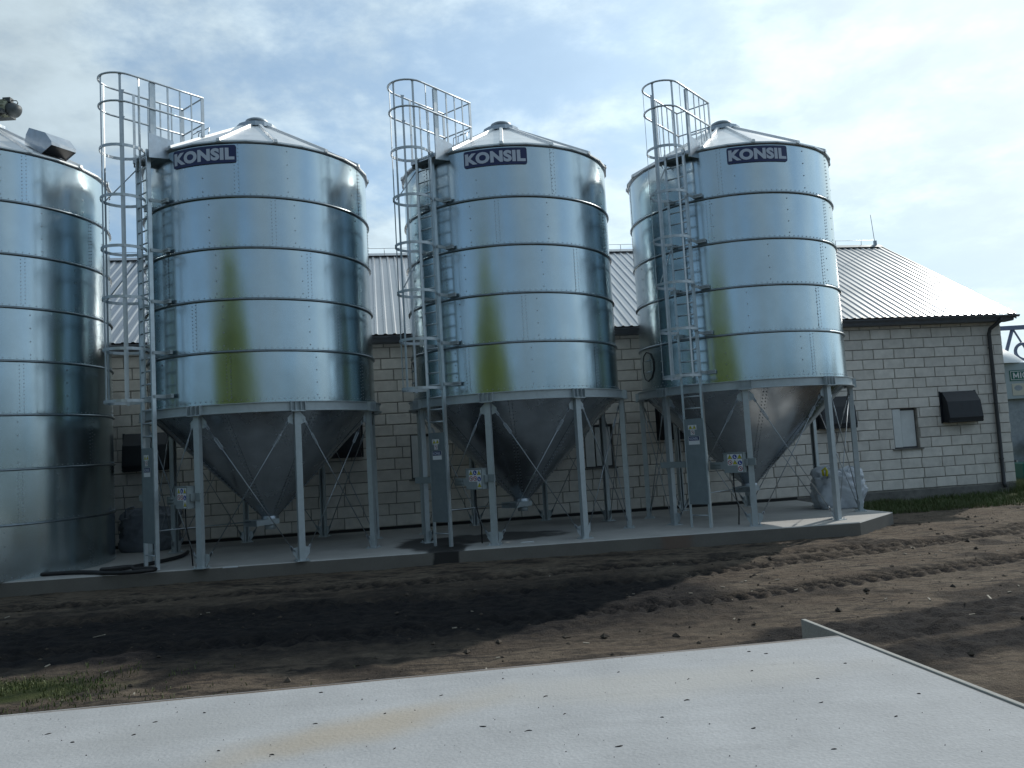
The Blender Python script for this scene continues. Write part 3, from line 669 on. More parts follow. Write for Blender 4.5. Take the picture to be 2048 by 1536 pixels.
# ladder
LU, LW = 2.575, .225
LAD = MB()
for s_ in (-1, 1):
    LAD.box(LP(LU, s_*LW, (ZB+8.25)/2), (.070, .014, 8.25-ZB), LAX); LAD.box(LP(LU+.036, s_*(LW-.014), (ZB+8.25)/2), (.010, .050, 8.25-ZB-.002), LAX)
LAD = LAD.mesh('ladder', G_LADDER, OFF)
RUNG = MB(); RUNG.tube([LP(LU, -LW, 0), LP(LU, LW, 0)], .0165, 6); RUNG = RUNG.mesh('rung', G_LADDER)
HU = LU+.40; HR = .392
def hoop_pts(n=22, a=R(151)): return [LP(HU+HR*math.cos(x), HR*math.sin(x), 0) for x in np.linspace(-a, a, n)]
def flat(pts, h=.027, w=.006):
    m = MB(); V = []; P = [np.array(p) for p in pts]; n = len(P)
    for i, p in enumerate(P):
        d = P[min(i+1, n-1)]-P[max(i-1, 0)]; d /= np.linalg.norm(d); s_ = np.array([d[1], -d[0], 0])
        V += [p+s_*w+zn*h, p+s_*w-zn*h, p-s_*w-zn*h, p-s_*w+zn*h]
    F = [(i*4+k, i*4+(k+1) % 4, i*4+4+(k+1) % 4, i*4+4+k) for i in range(n-1) for k in range(4)]+[(0, 1, 2, 3), (4*n-1, 4*n-2, 4*n-3, 4*n-4)]
    m.add(V, F); return m
HOOP = flat(hoop_pts()).mesh('hoop', G_RAIL)
RT = .39; UI = 1.50
def rail_pts(): return [LP(UI, -RT, 0), LP(2.2, -RT, 0), LP(HU-.02, -RT, 0)]+[LP(HU+HR*math.cos(x), RT*math.sin(x), 0) for x in np.linspace(-PI/2, PI/2, 15)]+[LP(HU-.02, RT, 0), LP(2.2, RT, 0), LP(UI, RT, 0)]
RAIL = MB(); RAIL.tube(rail_pts(), .021, 6); RAIL = RAIL.mesh('handrail', G_RAIL)
XBAR = MB(); XBAR.tube([LP(UI, -RT, 0), LP(UI, RT, 0)], .016, 6); XBAR = XBAR.mesh('cross_bar', G_RAIL)
CAGE = MB()
BA = [R(x) for x in (-118, -62, 0, 62, 118)]
for x in BA: bu, bt_ = HU+(HR-.012)*math.cos(x), (HR-.012)*math.sin(x); 
x = BA[2]; CAGE.box(LP(HU+(HR-.010), 0, (3.36+9.55)/2), (.010, .046, 9.55-3.36), LAX); CAGE = CAGE.mesh('safety_cage', G_RAIL, OFF)
BARS = []
for x in (BA[0], BA[1], BA[3], BA[4]):
    m = MB(); rad = un*math.cos(x)+tn*math.sin(x); tg = -un*math.sin(x)+tn*math.cos(x)
    m.box(LP(HU, 0, (3.36+9.55)/2)+rad*(HR-.010), (.010, .042, 9.55-3.36), [rad, tg, zn]); BARS.append(m.mesh('bar', G_RAIL, OFF))
CLIP = MB()
for z in (3.38, 4.34, 5.30, 6.25, 7.21, 8.16, 9.0, 9.54):
    for x in BA:
        rad = un*math.cos(x)+tn*math.sin(x); tg = -un*math.sin(x)+tn*math.cos(x); c = LP(HU, 0, z)+rad*(HR-.016)
        CLIP.add([c-tg*.045+zn*.02, c+tg*.045+zn*.02, c+tg*.018-zn*.05, c-tg*.018-zn*.05], [(0, 1, 2, 3)])
CLIP = CLIP.mesh('clips', G_STEEL, OFF)
PLAT = MB(); PLAT.box(LP(2.36, 0, 8.20), (.40, .78, .03), LAX); PLAT.box(LP(2.57, 0, 8.165), (.02, .80, .08), LAX)
PLAT.box(LP(2.36, -.395, 8.17), (.42, .012, .10), LAX); PLAT = PLAT.mesh('platform', G_STEEL, OFF)
SIDEP = MB(); SIDEP.add([LP(2.66, .40, 8.02), LP(2.28, .40, 8.08), LP(2.16, .40, 8.22), LP(2.16, .40, 8.46), LP(2.66, .40, 8.50), LP(2.66, .412, 8.02), LP(2.28, .412, 8.08), LP(2.16, .412, 8.22), LP(2.16, .412, 8.46), LP(2.66, .412, 8.50)], [(0, 1, 2, 3, 4), (9, 8, 7, 6, 5)]+[(i, (i+1) % 5+0, 5+(i+1) % 5, 5+i) for i in range(5)]); SIDEP = SIDEP.mesh('side_plate', G_STEEL, OFF)
POSTW = MB(); POSTW.box(LP(2.55, 0, (8.05+9.53)/2), (.115, .010, 1.48), LAX); POSTW.box(LP(2.60, -.02, (8.05+9.53)/2), (.010, .035, 1.478), LAX); POSTW = POSTW.mesh('post', G_RAIL, OFF)
POSTN = MB(); POSTN.box(LP(2.55, 0, (8.05+9.53)/2), (.05, .010, 1.48), LAX); POSTN.box(LP(2.46, 0, (8.05+9.53)/2), (.02, .010, 1.48), LAX); POSTN.box(LP(2.50, 0, 8.08), (.10, .008, .05), LAX); POSTN = POSTN.mesh('post', G_RAIL, OFF)
def posts(): 
    r_ = []
    for t_ in (-RT, RT):
        for u, w in ((2.25, .034), (2.0, .026), (1.76, .026), (UI+.02, .065)):
            m = MB(); zb = rz_of(u)+.0 if u < 2.2 else 8.1
            m.box(LP(u, t_, (zb+9.53)/2), (w, .016, 9.53-zb), LAX); r_.append(m.mesh('post', G_RAIL, OFF))
    return r_
POSTS = posts()
HATCH = MB()
for k, u in enumerate((1.30, 1.46)): HATCH.tube([LP(u, -.20, rz_of(u)-.02), LP(u-.03, -.20, rz_of(u)+.20), LP(u-.03, .20, rz_of(u)+.20), LP(u, .20, rz_of(u)-.02)], .010, 5)
HATCH.tube([LP(1.27, 0, rz_of(1.27)+.2), LP(1.43, 0, rz_of(1.43)+.20)], .010, 5); HATCH = HATCH.mesh('roof_hatch', G_STEEL, OFF)
STRUT = []
for z0, z1 in ((7.98, 7.22), (6.2, 5.32)):
    m = MB(); m.tube([LP(LU, -LW, z0), LP(HU+HR*.55, -.24, z1)], .012, 5); STRUT.append(m.mesh('strut', G_STEEL, OFF))
BRK = []
for s_ in (-1, 1):
    BRK.append(MB()); BRK[-1].box(LP(2.44, s_*(LW+.03), 0), (.30, .012, .06), LAX); BRK[-1].box(LP(2.335, s_*(LW+.12), .022), (.05, .21, .030), LAX); BRK[-1].box(LP(2.335, s_*(LW+.12), -.022), (.05, .21, .030), LAX); BRK[-1].box(LP(2.325, s_*(LW+.12), 0), (.04, .20, .02), LAX)
BRK = [x.mesh('ladder_bracket', ZINC) for x in BRK]
GUARD = MB(); GUARD.box(LP(LU+.046, 0, 1.62), (.008, .40, 1.78), LAX); GUARD.box(LP(LU+.03, -.205, 1.62), (.05, .01, 1.78), LAX); GUARD.box(LP(LU+.03, .205, 1.62), (.05, .01, 1.78), LAX); GUARD = GUARD.mesh('climb_guard', GUARDM, OFF)
# stickers (flat print)
PR = [WHITE, YELLOW, BLUE, RED, BLACK, NAVY]
def disc(m, c, ax, ay, r, mi, n=14, h=0.0): 
    nn = np.cross(ax, ay); c = c+nn*h; m.add([c+ax*r*math.cos(2*PI*i/n)+ay*r*math.sin(2*PI*i/n) for i in range(n)], [tuple(range(n))], mi)
def tri(m, c, ax, ay, s_, mi, h): 
    nn = np.cross(ax, ay); c = c+nn*h; m.add([c-ax*s_-ay*s_*.8, c+ax*s_-ay*s_*.8, c+ay*s_], [(0, 1, 2)], mi)
def rect(m, c, ax, ay, w, h_, mi, h): 
    nn = np.cross(ax, ay); c = c+nn*h; m.add([c-ax*w/2-ay*h_/2, c+ax*w/2-ay*h_/2, c+ax*w/2+ay*h_/2, c-ax*w/2+ay*h_/2], [(0, 1, 2, 3)], mi)
def picto(m, kind, c, ax, ay, s_):
    if kind == 'w':
        tri(m, c, ax, ay, s_*1.0, 4, .0010); tri(m, c-ay*.03*s_, ax, ay, s_*.80, 1, .0018); rect(m, c-ay*.05*s_, ax, ay, s_*.18, s_*.55, 4, .0026)
    elif kind == 'b': disc(m, c, ax, ay, s_*.92, 2, h=.0010); rect(m, c-ax*s_*.12, ax, ay, s_*.34, s_*.9, 0, .0018); rect(m, c+ax*s_*.15-ay*s_*.3, ax, ay, s_*.6, s_*.3, 0, .0022)
    else: disc(m, c, ax, ay, s_*.95, 3, h=.0010); disc(m, c, ax, ay, s_*.70, 0, h=.0018); rect(m, c, (ax-ay)/math.sqrt(2), (ax+ay)/math.sqrt(2), s_*1.4, s_*.2, 3, .0024); rect(m, c+ax*s_*.15, ax, ay, s_*.4, s_*.6, 4, .0030)
def box_sticker(layout):
    m = MB(); c0 = LP(BU+.102, BT, BZ); s_ = .052
    rect(m, c0+tn*.03+zn*.125, tn, zn, .32, .115, 0, .001); rect(m, c0+tn*-.025+zn*.010, tn, zn, .21, .115, 0, .0012); rect(m, c0+tn*.137-zn*.055, tn, zn, .105, .25, 0, .0014)
    pos = [(-.075, .125), (.03, .125), (.137, .125), (-.075, .012), (.03, .012), (.137, .0), (.137, -.118)]
    for (x, y), k in zip(pos, layout): picto(m, k, c0+tn*x+zn*y+un*.0006, tn, zn, s_)
    return m.mesh('warning_sticker', PR, OFF)
BU, BT, BZ = 2.25, .70, 1.55
CBX = MB(); CBX.box(LP(BU, BT, BZ), (.20, .43, .40), LAX); CBX.box(LP(BU+.0, BT, BZ+.205), (.23, .45, .012), LAX); CBX.box(LP(BU, BT+.235, BZ), (.10, .035, .14), LAX)
CBX = CBX.mesh('control_box', BOXGREY, OFF)
BOXARM = MB(); BOXARM.box(LP(2.33, .33, 1.50), (.03, .32, .15), LAX); BOXARM.box(LP(2.36, .32, 1.535), (.03, .17, .022), LAX); BOXARM.box(LP(2.36, .32, 1.475), (.03, .17, .022), LAX)
LARM = MB(); LARM.box(LP(2.28, -.62, 1.55), (.03, .80, .13), LAX); LARM = LARM.mesh('guard_bracket', BOXGREY, OFF)
RARM = MB(); RARM.box(LP(2.20, 1.0, 1.56), (.03, .22, .14), LAX); RARM = RARM.mesh('box_bracket', BOXGREY, OFF)
BOXARM = BOXARM.mesh('box_bracket', BOXGREY, OFF)
CABLE = MB(); CABLE.tube([LP(BU-.02, BT-.08, 1.35), LP(BU-.03, BT-.09, 1.0), LP(BU-.1, BT-.05, .6), LP(BU-.15, BT-.1, .27)], .014, 6); CABLE = CABLE.mesh('cable', RUBBER, OFF)
GATE = MB(); GATE.box(LP(.19, 0, .865), (.56, .40, .11), LAX); GATE.box(LP(.46, 0, .865), (.02, .44, .13), LAX); GATE.tube([(0, 0, .81), (0, 0, .70)], .115, 18); GATE = GATE.mesh('slide_gate', ZINC, OFF)
LEVER = MB(); LEVER.tube([LP(.46, 0, .90), LP(2.50, .17, .955)], .012, 6); LEVER = LEVER.mesh('gate_lever', G_STEEL, OFF)
MAN = MB(); ang0 = R(-168)
def onring(a, z, e): return ((SR+e)*math.cos(a), (SR+e)*math.sin(a), z)
nq = 10; MAN.tube([onring(ang0+.145*math.cos(2*PI*(i+.5)/nq), 3.79+.335*math.sin(2*PI*(i+.5)/nq), .012) for i in range(nq)], .013, 6, True); MAN = MAN.mesh('manhole_seal', RUBBER, OFF)
MANL = MB(); q = [onring(ang0+.145*k*math.cos(2*PI*(i+.5)/nq), 3.79+.335*k*math.sin(2*PI*(i+.5)/nq), .010) for k in (1, .5) for i in range(nq)]+[onring(ang0, 3.79, .010)]
MANL.add(q, [(i, (i+1) % nq, nq+(i+1) % nq, nq+i) for i in range(nq)]+[(nq+i, nq+(i+1) % nq, 2*nq) for i in range(nq)]); 
for z in (3.66, 3.92): MANL.tube([onring(ang0-.07, z, .03), onring(ang0+.07, z, .03)], .012, 5)
MANL = MANL.mesh('manhole_lid', G_SHEET, OFF)

# lettering
def text_shape(body, w, h, bold=.0):
    cu = bpy.data.curves.new('lettering', 'FONT'); cu.body = body; cu.size = 1.0; cu.offset = bold; cu.space_character = 1.06; cu.resolution_u = 4
    ob = bpy.data.objects.new('lettering', cu); COL.objects.link(ob)
    dg = bpy.context.evaluated_depsgraph_get(); dg.update()
    me = bpy.data.meshes.new_from_object(ob.evaluated_get(dg)); bpy.data.objects.remove(ob)
    bm = bmesh.new(); bm.from_mesh(me); bpy.data.meshes.remove(me)
    xs = [v.co.x for v in bm.verts]; ys = [v.co.y for v in bm.verts]; x0, x1, y0, y1 = min(xs), max(xs), min(ys), max(ys)
    for v in bm.verts: v.co.x = ((v.co.x-x0)/(x1-x0)-.5)*w; v.co.y = ((v.co.y-y0)/(y1-y0)-.5)*h; v.co.z = 0
    return bm
SGW, SGH, SGZ = 1.305, .345, 8.003
bm = text_shape('KONSIL', SGW*.955, SGH*.70, .055)
for x in np.arange(-.66, .66, .05): bmesh.ops.bisect_plane(bm, geom=bm.verts[:]+bm.edges[:]+bm.faces[:], plane_co=(x, 0, 0), plane_no=(1, 0, 0))
for v in bm.verts:
    a = v.co.x/(SR+.02); v.co = Vector(((SR+.0275)*math.cos(a), (SR+.0275)*math.sin(a), SGZ-ZB+v.co.y))
LETM = bpy.data.meshes.new('lettering'); bm.to_mesh(LETM); bm.free(); LETM.materials.append(LETTER)
SIGN = MB()
c = .035; outl = [(-SGW/2+c, -SGH/2), (SGW/2-c, -SGH/2), (SGW/2-c*.3, -SGH/2+c*.3), (SGW/2, -SGH/2+c), (SGW/2, SGH/2-c), (SGW/2-c*.3, SGH/2-c*.3), (SGW/2-c, SGH/2), (-SGW/2+c, SGH/2), (-SGW/2+c*.3, SGH/2-c*.3), (-SGW/2, SGH/2-c), (-SGW/2, -SGH/2+c), (-SGW/2+c*.3, -SGH/2+c*.3)]
bs = bmesh.new()
for e_ in (.008, .024):
    vs_ = [bs.verts.new((x, e_, y)) for x, y in outl]; bs.faces.new(vs_)
bs.verts.ensure_lookup_table(); n = len(outl)
for i in range(n): bs.faces.new([bs.verts[i], bs.verts[(i+1) % n], bs.verts[n+(i+1) % n], bs.verts[n+i]])
for x in np.arange(-.62, .63, .05): bmesh.ops.bisect_plane(bs, geom=bs.verts[:]+bs.edges[:]+bs.faces[:], plane_co=(x, 0, 0), plane_no=(1, 0, 0))
for v in bs.verts: a = v.co.x/(SR+.02); rr = SR+v.co.y; v.co = Vector((rr*math.cos(a), rr*math.sin(a), SGZ-ZB+v.co.z))
SIGNM = bpy.data.meshes.new('name_sign'); bs.to_mesh(SIGNM); bs.free(); SIGNM.materials.append(NAVY)
# small plate on the climb guard
def guard_sticker():
    m = MB(); c0 = LP(LU+.0515, -.03, 2.33)
    rect(m, c0, tn, zn, .19, .10, 0, .001); picto(m, 'w', c0-tn*.045, tn, zn, .045); picto(m, 'w', c0+tn*.045, tn, zn, .045)
    rect(m, c0-zn*.105, tn, zn, .095, .105, 0, .001); picto(m, 'r', c0-zn*.105, tn, zn, .045)
    rect(m, c0-zn*.275+tn*.02, tn, zn, .25, .17, 0, .001); rect(m, c0-zn*.235+tn*.02, tn, zn, .235, .085, 5, .0018)
    return m.mesh('warning_sticker', PR, OFF)
GST = guard_sticker()
bm = text_shape('KONSIL', .20, .055, .03)
for v in bm.verts: v.co = Vector(LP(LU+.0545, -.01, 2.095)+tn*v.co.x+zn*v.co.y+np.array(OFF))
SMALLT = bpy.data.meshes.new('lettering'); bm.to_mesh(SMALLT); bm.free(); SMALLT.materials.append(LETTER)

RINGS = [ring_mesh(ZR[i], ZR[i+1], 20+i) for i in range(5)]
RBOLT = [ring_bolts(ZR[i], ZR[i+1], 3+i, lower=False) for i in range(5)]
LAPS = [lap_mesh(ZR[i], ZR[i+1], 3+i) for i in range(5)]
BANDS = [band_mesh(ZR[i]) for i in range(1, 5)]
def hopper_silo(c, label, sign_deg, spin, layout):
    root = empty('hopper_silo', (c[0], c[1], ZB)); tag(root, label, 'silo', 'galvanised hopper silos in a row on the pad')
    for i in range(5):
        r_ = link('wall_ring', RINGS[i], root, None, spin*(i+1)); tag(link('bolts', RBOLT[i], r_), kind='stuff')
        for k in range(5): link('lap_strip', LAPS[i], r_, None, k*2*PI/5)
        if i: link('stiffener_band', BANDS[i-1], r_)
    link('eave_ring', EAVE, root); put_roof(root); link('ring_beam', BEAM, root)
    h = link('hopper', HOP, root)
    for k in range(8): link('hopper_panel', PAN, h, None, LPH+PI/8+.19+k*PI/4); tag(link('bolt_row', CBO, h, None, LPH+PI/8+.19+k*PI/4), kind='stuff')
    for k in range(8):
        lg = link('leg', LEG, root, None, LPH+k*PI/4); link('foot_plate', FOOT, lg); link('head_bracket', HEAD, lg)
        for a, b_, c2_ in ROD:
            rd = link('brace_rod', a, root, None, LPH+k*PI/4); link('turnbuckle', b_, rd); [link('clevis', x, rd) for x in c2_]
    ld = link('ladder', LAD, root)
    z = .50
    while z < 8.2: link('rung', RUNG, ld, (0, 0, z-ZB)); z += .2475
    for z in (3.47, 4.30, 5.28, 6.27, 7.25): [link('ladder_bracket', x, ld, (0, 0, z-ZB)) for x in BRK]
    cg = link('safety_cage', CAGE, root); tag(link('clips', CLIP, cg), kind='stuff')
    for b_ in BARS: link('bar', b_, cg)
    for s_ in STRUT: link('strut', s_, cg)
    for z in (3.38, 4.34, 5.30, 6.25, 7.21, 8.16): link('hoop', HOOP, cg, (0, 0, z-ZB))
    pf = link('platform', PLAT, root); link('side_plate', SIDEP, pf); link('roof_hatch', HATCH, pf)
    for z in (9.0, 9.54): link('handrail', RAIL, pf, (0, 0, z-ZB)); link('cross_bar', XBAR, pf, (0, 0, z-ZB))
    for p in POSTS: link('post', p, pf)
    link('post', POSTW, pf, tuple(tn*.375)); link('post', POSTN, pf, tuple(tn*-.375))
    g = link('climb_guard', GUARD, root); link('warning_sticker', GST, g); link('lettering', SMALLT, g)
    bx = link('control_box', CBX, root); link('warning_sticker', box_sticker(layout), bx); link('box_bracket', BOXARM, bx); link('box_bracket', RARM, bx); link('guard_bracket', LARM, g); link('cable', CABLE, bx)
    gt = link('slide_gate', GATE, root); link('gate_lever', LEVER, gt)
    mh = link('manhole_seal', MAN, root); link('manhole_lid', MANL, mh)
    sg = link('name_sign', SIGNM, root, None, R(sign_deg)); link('lettering', LETM, sg)
    return root
hopper_silo(SIL[0], 'hopper silo nearest the flat-bottomed silo, navy KONSIL sign close to its ladder', -98.9, 0.35, 'wbwrrbw')
hopper_silo(SIL[1], 'middle hopper silo, standing over the wet patch on the pad', -94.1, 1.17, 'wbwrrbw')
hopper_silo(SIL[2], 'hopper silo nearest the bare barn end wall, beside the white bulk bag', -88.1, 2.02, 'wbwrwbr')

# flat bottomed silo at the frame edge
root = empty('flat_bottom_silo', (LSIL[0], LSIL[1], ZB)); tag(root, 'tall flat-bottomed galvanised silo standing directly on the pad, hood vent on its roof', 'silo')
LZ = [8.2425-k*1.0 for k in range(9)]; LZ[8] = ZB
for i in range(8):
    r_ = link('wall_ring', ring_mesh(LZ[i+1], LZ[i], 60+i), root); tag(link('bolts', ring_bolts(LZ[i+1], LZ[i], 11+i, lower=False), r_), kind='stuff')
    if i: link('stiffener_band', band_mesh(LZ[i]), r_)
link('eave_ring', EAVE, root); put_roof(root)
ha = R(-25); hu = np.array([math.cos(ha), math.sin(ha), 0]); ht = np.array([-hu[1], hu[0], 0])
hv = MB(); prof = [(1.66, rz_of(1.66)+.0), (1.70, rz_of(1.66)+.18), (1.80, rz_of(1.66)+.30), (2.28, rz_of(2.28)+.44), (2.46, rz_of(2.36)+.27), (2.46, rz_of(2.36)+.20), (2.16, rz_of(2.16)-.02)]
V = [hu*u+ht*s_*.26+zn*z for s_ in (-1, 1) for u, z in prof]; n = len(prof)
hv.add(V, [tuple(range(n)), tuple(range(n, 2*n))[::-1]]+[(i, i+1, n+i+1, n+i) for i in range(5)])
hvo = link('roof_vent', hv.mesh('roof_vent', G_STEEL, OFF), root)
gr = MB(); gr.add([hu*2.44+ht*.25*s_+zn*(rz_of(2.36)+.205) for s_ in (-1, 1)]+[hu*2.17+ht*.25*s_+zn*(rz_of(2.16)) for s_ in (1, -1)], [(0, 1, 2, 3)]); link('vent_grille', gr.mesh('vent_grille', VENT, OFF), hvo)

# drive unit above the flat-bottomed silo
mo = empty('gear_motor', (LSIL[0], LSIL[1], 9.69)); tag(mo, 'dusty grey gear motor perched above the apex of the flat-bottomed silo', 'motor')
m = MB(); 
def cyl(m, a, c, r, n=18, mi=0): m.tube([a, c], r, n, False, mi)
OFM = (0, 0, 0)
m = MB(); m.box((.05, 0, .02), (.9, .5, .06)); m.box((.05, 0, -.11), (.25, .25, .24)); link('mount', m.mesh('mount', CASTIRON), mo)
m = MB(); cyl(m, (.0, 0, .20), (.34, 0, .16), .155); cyl(m, (.0, -.05, .36), (.12, -.05, .34), .10); link('gearbox', m.mesh('gearbox', CASTIRON), mo)
m = MB(); cyl(m, (.34, 0, .16), (.50, 0, .13), .165)
for k in range(14):
    a = 2*PI*k/14; m.box((.42, .17*math.cos(a), .15+.17*math.sin(a)), (.15, .012, .03), [(1, 0, 0), (0, -math.sin(a), math.cos(a)), (0, math.cos(a), math.sin(a))])
link('motor_body', m.mesh('motor_body', DUSTY), mo)
m = MB(); m.tube([(.50, 0, .13), (.60, 0, .10), (.68, 0, .06), (.72, 0, .03)], [.13, .15, .14, .07], 16); m.box((.50, -.02, .30), (.16, .12, .10)); link('fan_cover', m.mesh('fan_cover', CASTIRON), mo)
m = MB(); m.tube([(.56, -.02, .30), (.68, -.02, .29), (.71, -.02, .24), (.67, -.02, .17)], .010, 5); m.tube([(.50, -.1, .0), (.2, -.12, -.06), (-.5, -.15, -.14)], .011, 5); link('cable', m.mesh('cable', RUBBER), mo)

# ------------------------------------------------------------------ things on the pad
def bag(name, loc, w, d, h, mt, seed, label, spill=0.0):
    root = empty(name, loc); tag(root, label, 'bulk bag', 'bulk bags standing by the barn wall')
    r_ = np.random.default_rng(seed); m = MB(); nu, nv = 56, 30; V = []
    ph = r_.uniform(0, 6.28, 8)
    for j in range(nv+1):
        v = j/nv
        for i in range(nu):
            a = 2*PI*i/nu; ca, sa = math.cos(a), math.sin(a)
            k = (abs(ca)**3.2+abs(sa)**3.2)**(-1/3.2)
            if v < .72: prof_ = 1-.10*(1-math.sin(min(1, v/.3)*PI/2)) + .05*math.sin(v*4.5); z = v/.72*h*.80
            else: q = (v-.72)/.28; prof_ = math.cos(q*PI/2)**.55*(1.05); z = h*.80+h*.2*math.sin(q*PI/2)
            wr = .035*math.sin(5*a+ph[0]+4*v)+.025*math.sin(9*a+ph[1]-7*v)+.016*math.sin(17*a+ph[2]+11*v)*v+.02*math.sin(13*v+ph[3]+2*a)
            x = w/2*k*ca*prof_*(1+wr); y = d/2*k*sa*prof_*(1+wr)
            z += h*.05*math.sin(3*a+ph[4])*v+.03*math.sin(7*a+ph[5])*v*v
            fr = float(abs(fbm(np.array([a*2.6+seed]), np.array([v*5.5+seed*3]), 4, .6)[0]-.5)); fo = float(fbm(np.array([a*1.2+seed*5]), np.array([v*2.2]), 3)[0]-.5)
            q_ = 1+.30*fo-.75*max(0, .15-fr)*(.35+v)
            V.append((x*q_+spill*v*.12, y*q_, max(0.0, z*(1+.22*fo*v)-.9*max(0, .13-fr)*v*v)))
    F = [(j*nu+i, j*nu+(i+1) % nu, (j+1)*nu+(i+1) % nu, (j+1)*nu+i) for j in range(nv) for i in range(nu)]+[tuple(range(nu))[::-1]]
    m.add(V, F, 0, True); body = link('bag_body', m.mesh('bag_body', mt), root)
    for sx in (-1, 1):
        lp = MB(); lp.tube([(sx*w*.34, -d*.34, h*.80), (sx*w*.33, -d*.30, h*1.02), (sx*w*.22, -d*.18, h*1.07), (sx*w*.16, -d*.30, h*.97), (sx*w*.14, -d*.36, h*.80)], .018, 6); link('lifting_loop', lp.mesh('lifting_loop', mt), root)
    return root
rb = bag('bulk_bag', (7.62, 19.35, ZB), 1.10, .85, .92, BAG, 3, 'wrinkled white bulk bag behind the legs of the silo nearest the barn end', .3)
yt = MB(); yt.tube([(-.43, -.30, .80), (-.46, -.34, .92), (-.40, -.36, .98), (-.36, -.35, .90), (-.38, -.36, .78)], .028, 6); link('yellow_tie', yt.mesh('yellow_tie', YELLOW), rb)
bag('bulk_bag', (-8.55, 18.75, ZB), 1.25, .9, .95, BAGDK, 8, 'slumped grey bulk bag between the flat-bottomed silo and the hopper silo beside it', .2)
ho = MB()
pts = [(-13.2, 14.18), (-11.4, 14.12), (-9.9, 14.55), (-9.0, 15.02), (-8.3, 15.06), (-7.85, 14.92), (-7.55, 14.74), (-7.15, 14.62), (-6.75, 14.72), (-6.72, 14.92), (-7.0, 15.06), (-7.35, 15.02), (-7.62, 14.86), (-7.68, 14.98), (-7.40, 15.35), (-7.15, 15.9), (-7.0, 16.7), (-7.2, 17.6), (-7.6, 18.6)]
P = [np.array(p) for p in pts]; sm = []
for i in range(1, len(P)-2):
    for t_ in np.linspace(0, 1, 8, endpoint=False):
        a, b_, c, d_ = P[i-1], P[i], P[i+1], P[i+2]
        q = .5*((2*b_)+(-a+c)*t_+(2*a-5*b_+4*c-d_)*t_**2+(-a+3*b_-3*c+d_)*t_**3); sm.append((q[0], q[1], ZB+.042+(.05 if 10.5 < i+t_ < 12.6 else 0)))
ho.tube(sm, .038, 8); tag(link('drain_hose', ho.mesh('drain_hose', RUBBER)), 'black hose looped on the pad at the foot of the flat-bottomed silo', 'hose')
for (x, y, rz, lb) in [(-5.3, 14.80, .12, 'pale offcut strip lying by the front legs of the hopper silo nearest the flat-bottomed silo'), (.12, 16.02, .1, 'pale offcut strip lying by a front leg of the middle hopper silo')]:
    m = MB(); m.box((0, 0, .006), (.26, .05, .012)); m.box((.02, .012, .016), (.22, .02, .008)); tag(link('offcut_strip', m.mesh('offcut_strip', STRIP), None, (x, y, ZB+.001), rz), lb, 'offcut', 'offcut strips on the pad')

# ------------------------------------------------------------------ machine beyond the barn end
mc = empty('feed_tank', (19.6, 29.2, 0)); tag(mc, 'blue-grey tank with white domed top and green lettered plate beyond the barn end', 'tank')
OM = (-19.6, -29.2, 0)
m = MB(); m.prism([(17.2, 28.25), (21.6, 28.0), (21.9, 30.4), (17.5, 30.7)], 2.80, 4.06, .02); link('tank_body', m.mesh('tank_body', TANK, OM), mc)
m = MB(); prof = [(2.2*math.cos(q)**.7 if q < 1.5 else 0.02, 4.05+1.25*math.sin(q)) for q in np.linspace(0, PI/2, 10)]
prof = [(1.45, 4.055), (1.42, 4.16), (1.15, 4.42), (.8, 4.68), (.45, 4.86), (.02, 4.93)]
m.revolve(prof, 40); link('domed_cover', m.mesh('domed_cover', TARP, (17.05-19.6, 29.4-29.2, 0)), mc)
m = MB(); m.prism([(17.6, 28.7), (21.2, 28.5), (21.4, 30.1), (17.8, 30.3)], .55, 2.80); 
for x in (17.7, 19.6, 21.2): m.box((x, 28.6, .3), (.12, .12, .7))
link('underframe', m.mesh('underframe', G_DARK, OM), mc)
bax = np.array([4.4, -.25, 0]); bax /= np.linalg.norm(bax); bnx = np.array([bax[1], -bax[0], 0])
def onb(x, z, e): return np.array([17.2, 28.25, 0])+bax*x+bnx*e+zn*z
m = MB(); 
m.box(onb(.95, 3.61, .008), (1.36, .016, .37), [bax, bnx, zn], 0); m.box(onb(.95, 3.61, .012), (1.30, .016, .31), [bax, bnx, zn], 1)
m.box(onb(.95, 3.61, .016), (1.26, .016, .27), [bax, bnx, zn], 0)
pn = link('name_plate', m.mesh('name_plate', [GREENP, WHITE], OM), mc)
m = MB()
def stroke(p, q, w=.042):
    a = np.array(p); c = np.array(q); d_ = (c-a)/np.linalg.norm(c-a); n_ = np.array([-d_[1], d_[0]])*w/2
    m.add([onb(*(v), .0265)+np.array(OM)*0 for v in (a-n_, a+n_, c+n_, c-n_)], [(0, 1, 2, 3)])
x0_ = .40; zl, zh = 3.51, 3.71
for p, q in [((x0_, zl), (x0_, zh)), ((x0_, zh), (x0_+.08, zl+.04)), ((x0_+.08, zl+.04), (x0_+.16, zh)), ((x0_+.16, zh), (x0_+.16, zl)), ((x0_+.24, zl), (x0_+.24, zh))]: stroke(p, q)
ar = [(x0_+.40+.09*math.cos(x), 3.61+.10*math.sin(x)) for x in np.linspace(R(50), R(310), 10)]
for p, q in zip(ar[:-1], ar[1:]): stroke(p, q)
tm = m.mesh('lettering', WHITE, OM); link('lettering', tm, pn)
m = MB(); m.box(onb(.72, 3.12, .008), (.80, .016, .42), [bax, bnx, zn]); ep = link('cream_plate', m.mesh('cream_plate', CREAM, OM), mc)
m = MB(); c0 = onb(.52, 3.17, .018); m.add([c0+bax*.14*math.cos(x)+zn*.10*math.sin(x) for x in np.linspace(0, 2*PI, 17)[:-1]], [tuple(range(16))]); link('emblem', m.mesh('emblem', G_DARK, OM), ep)
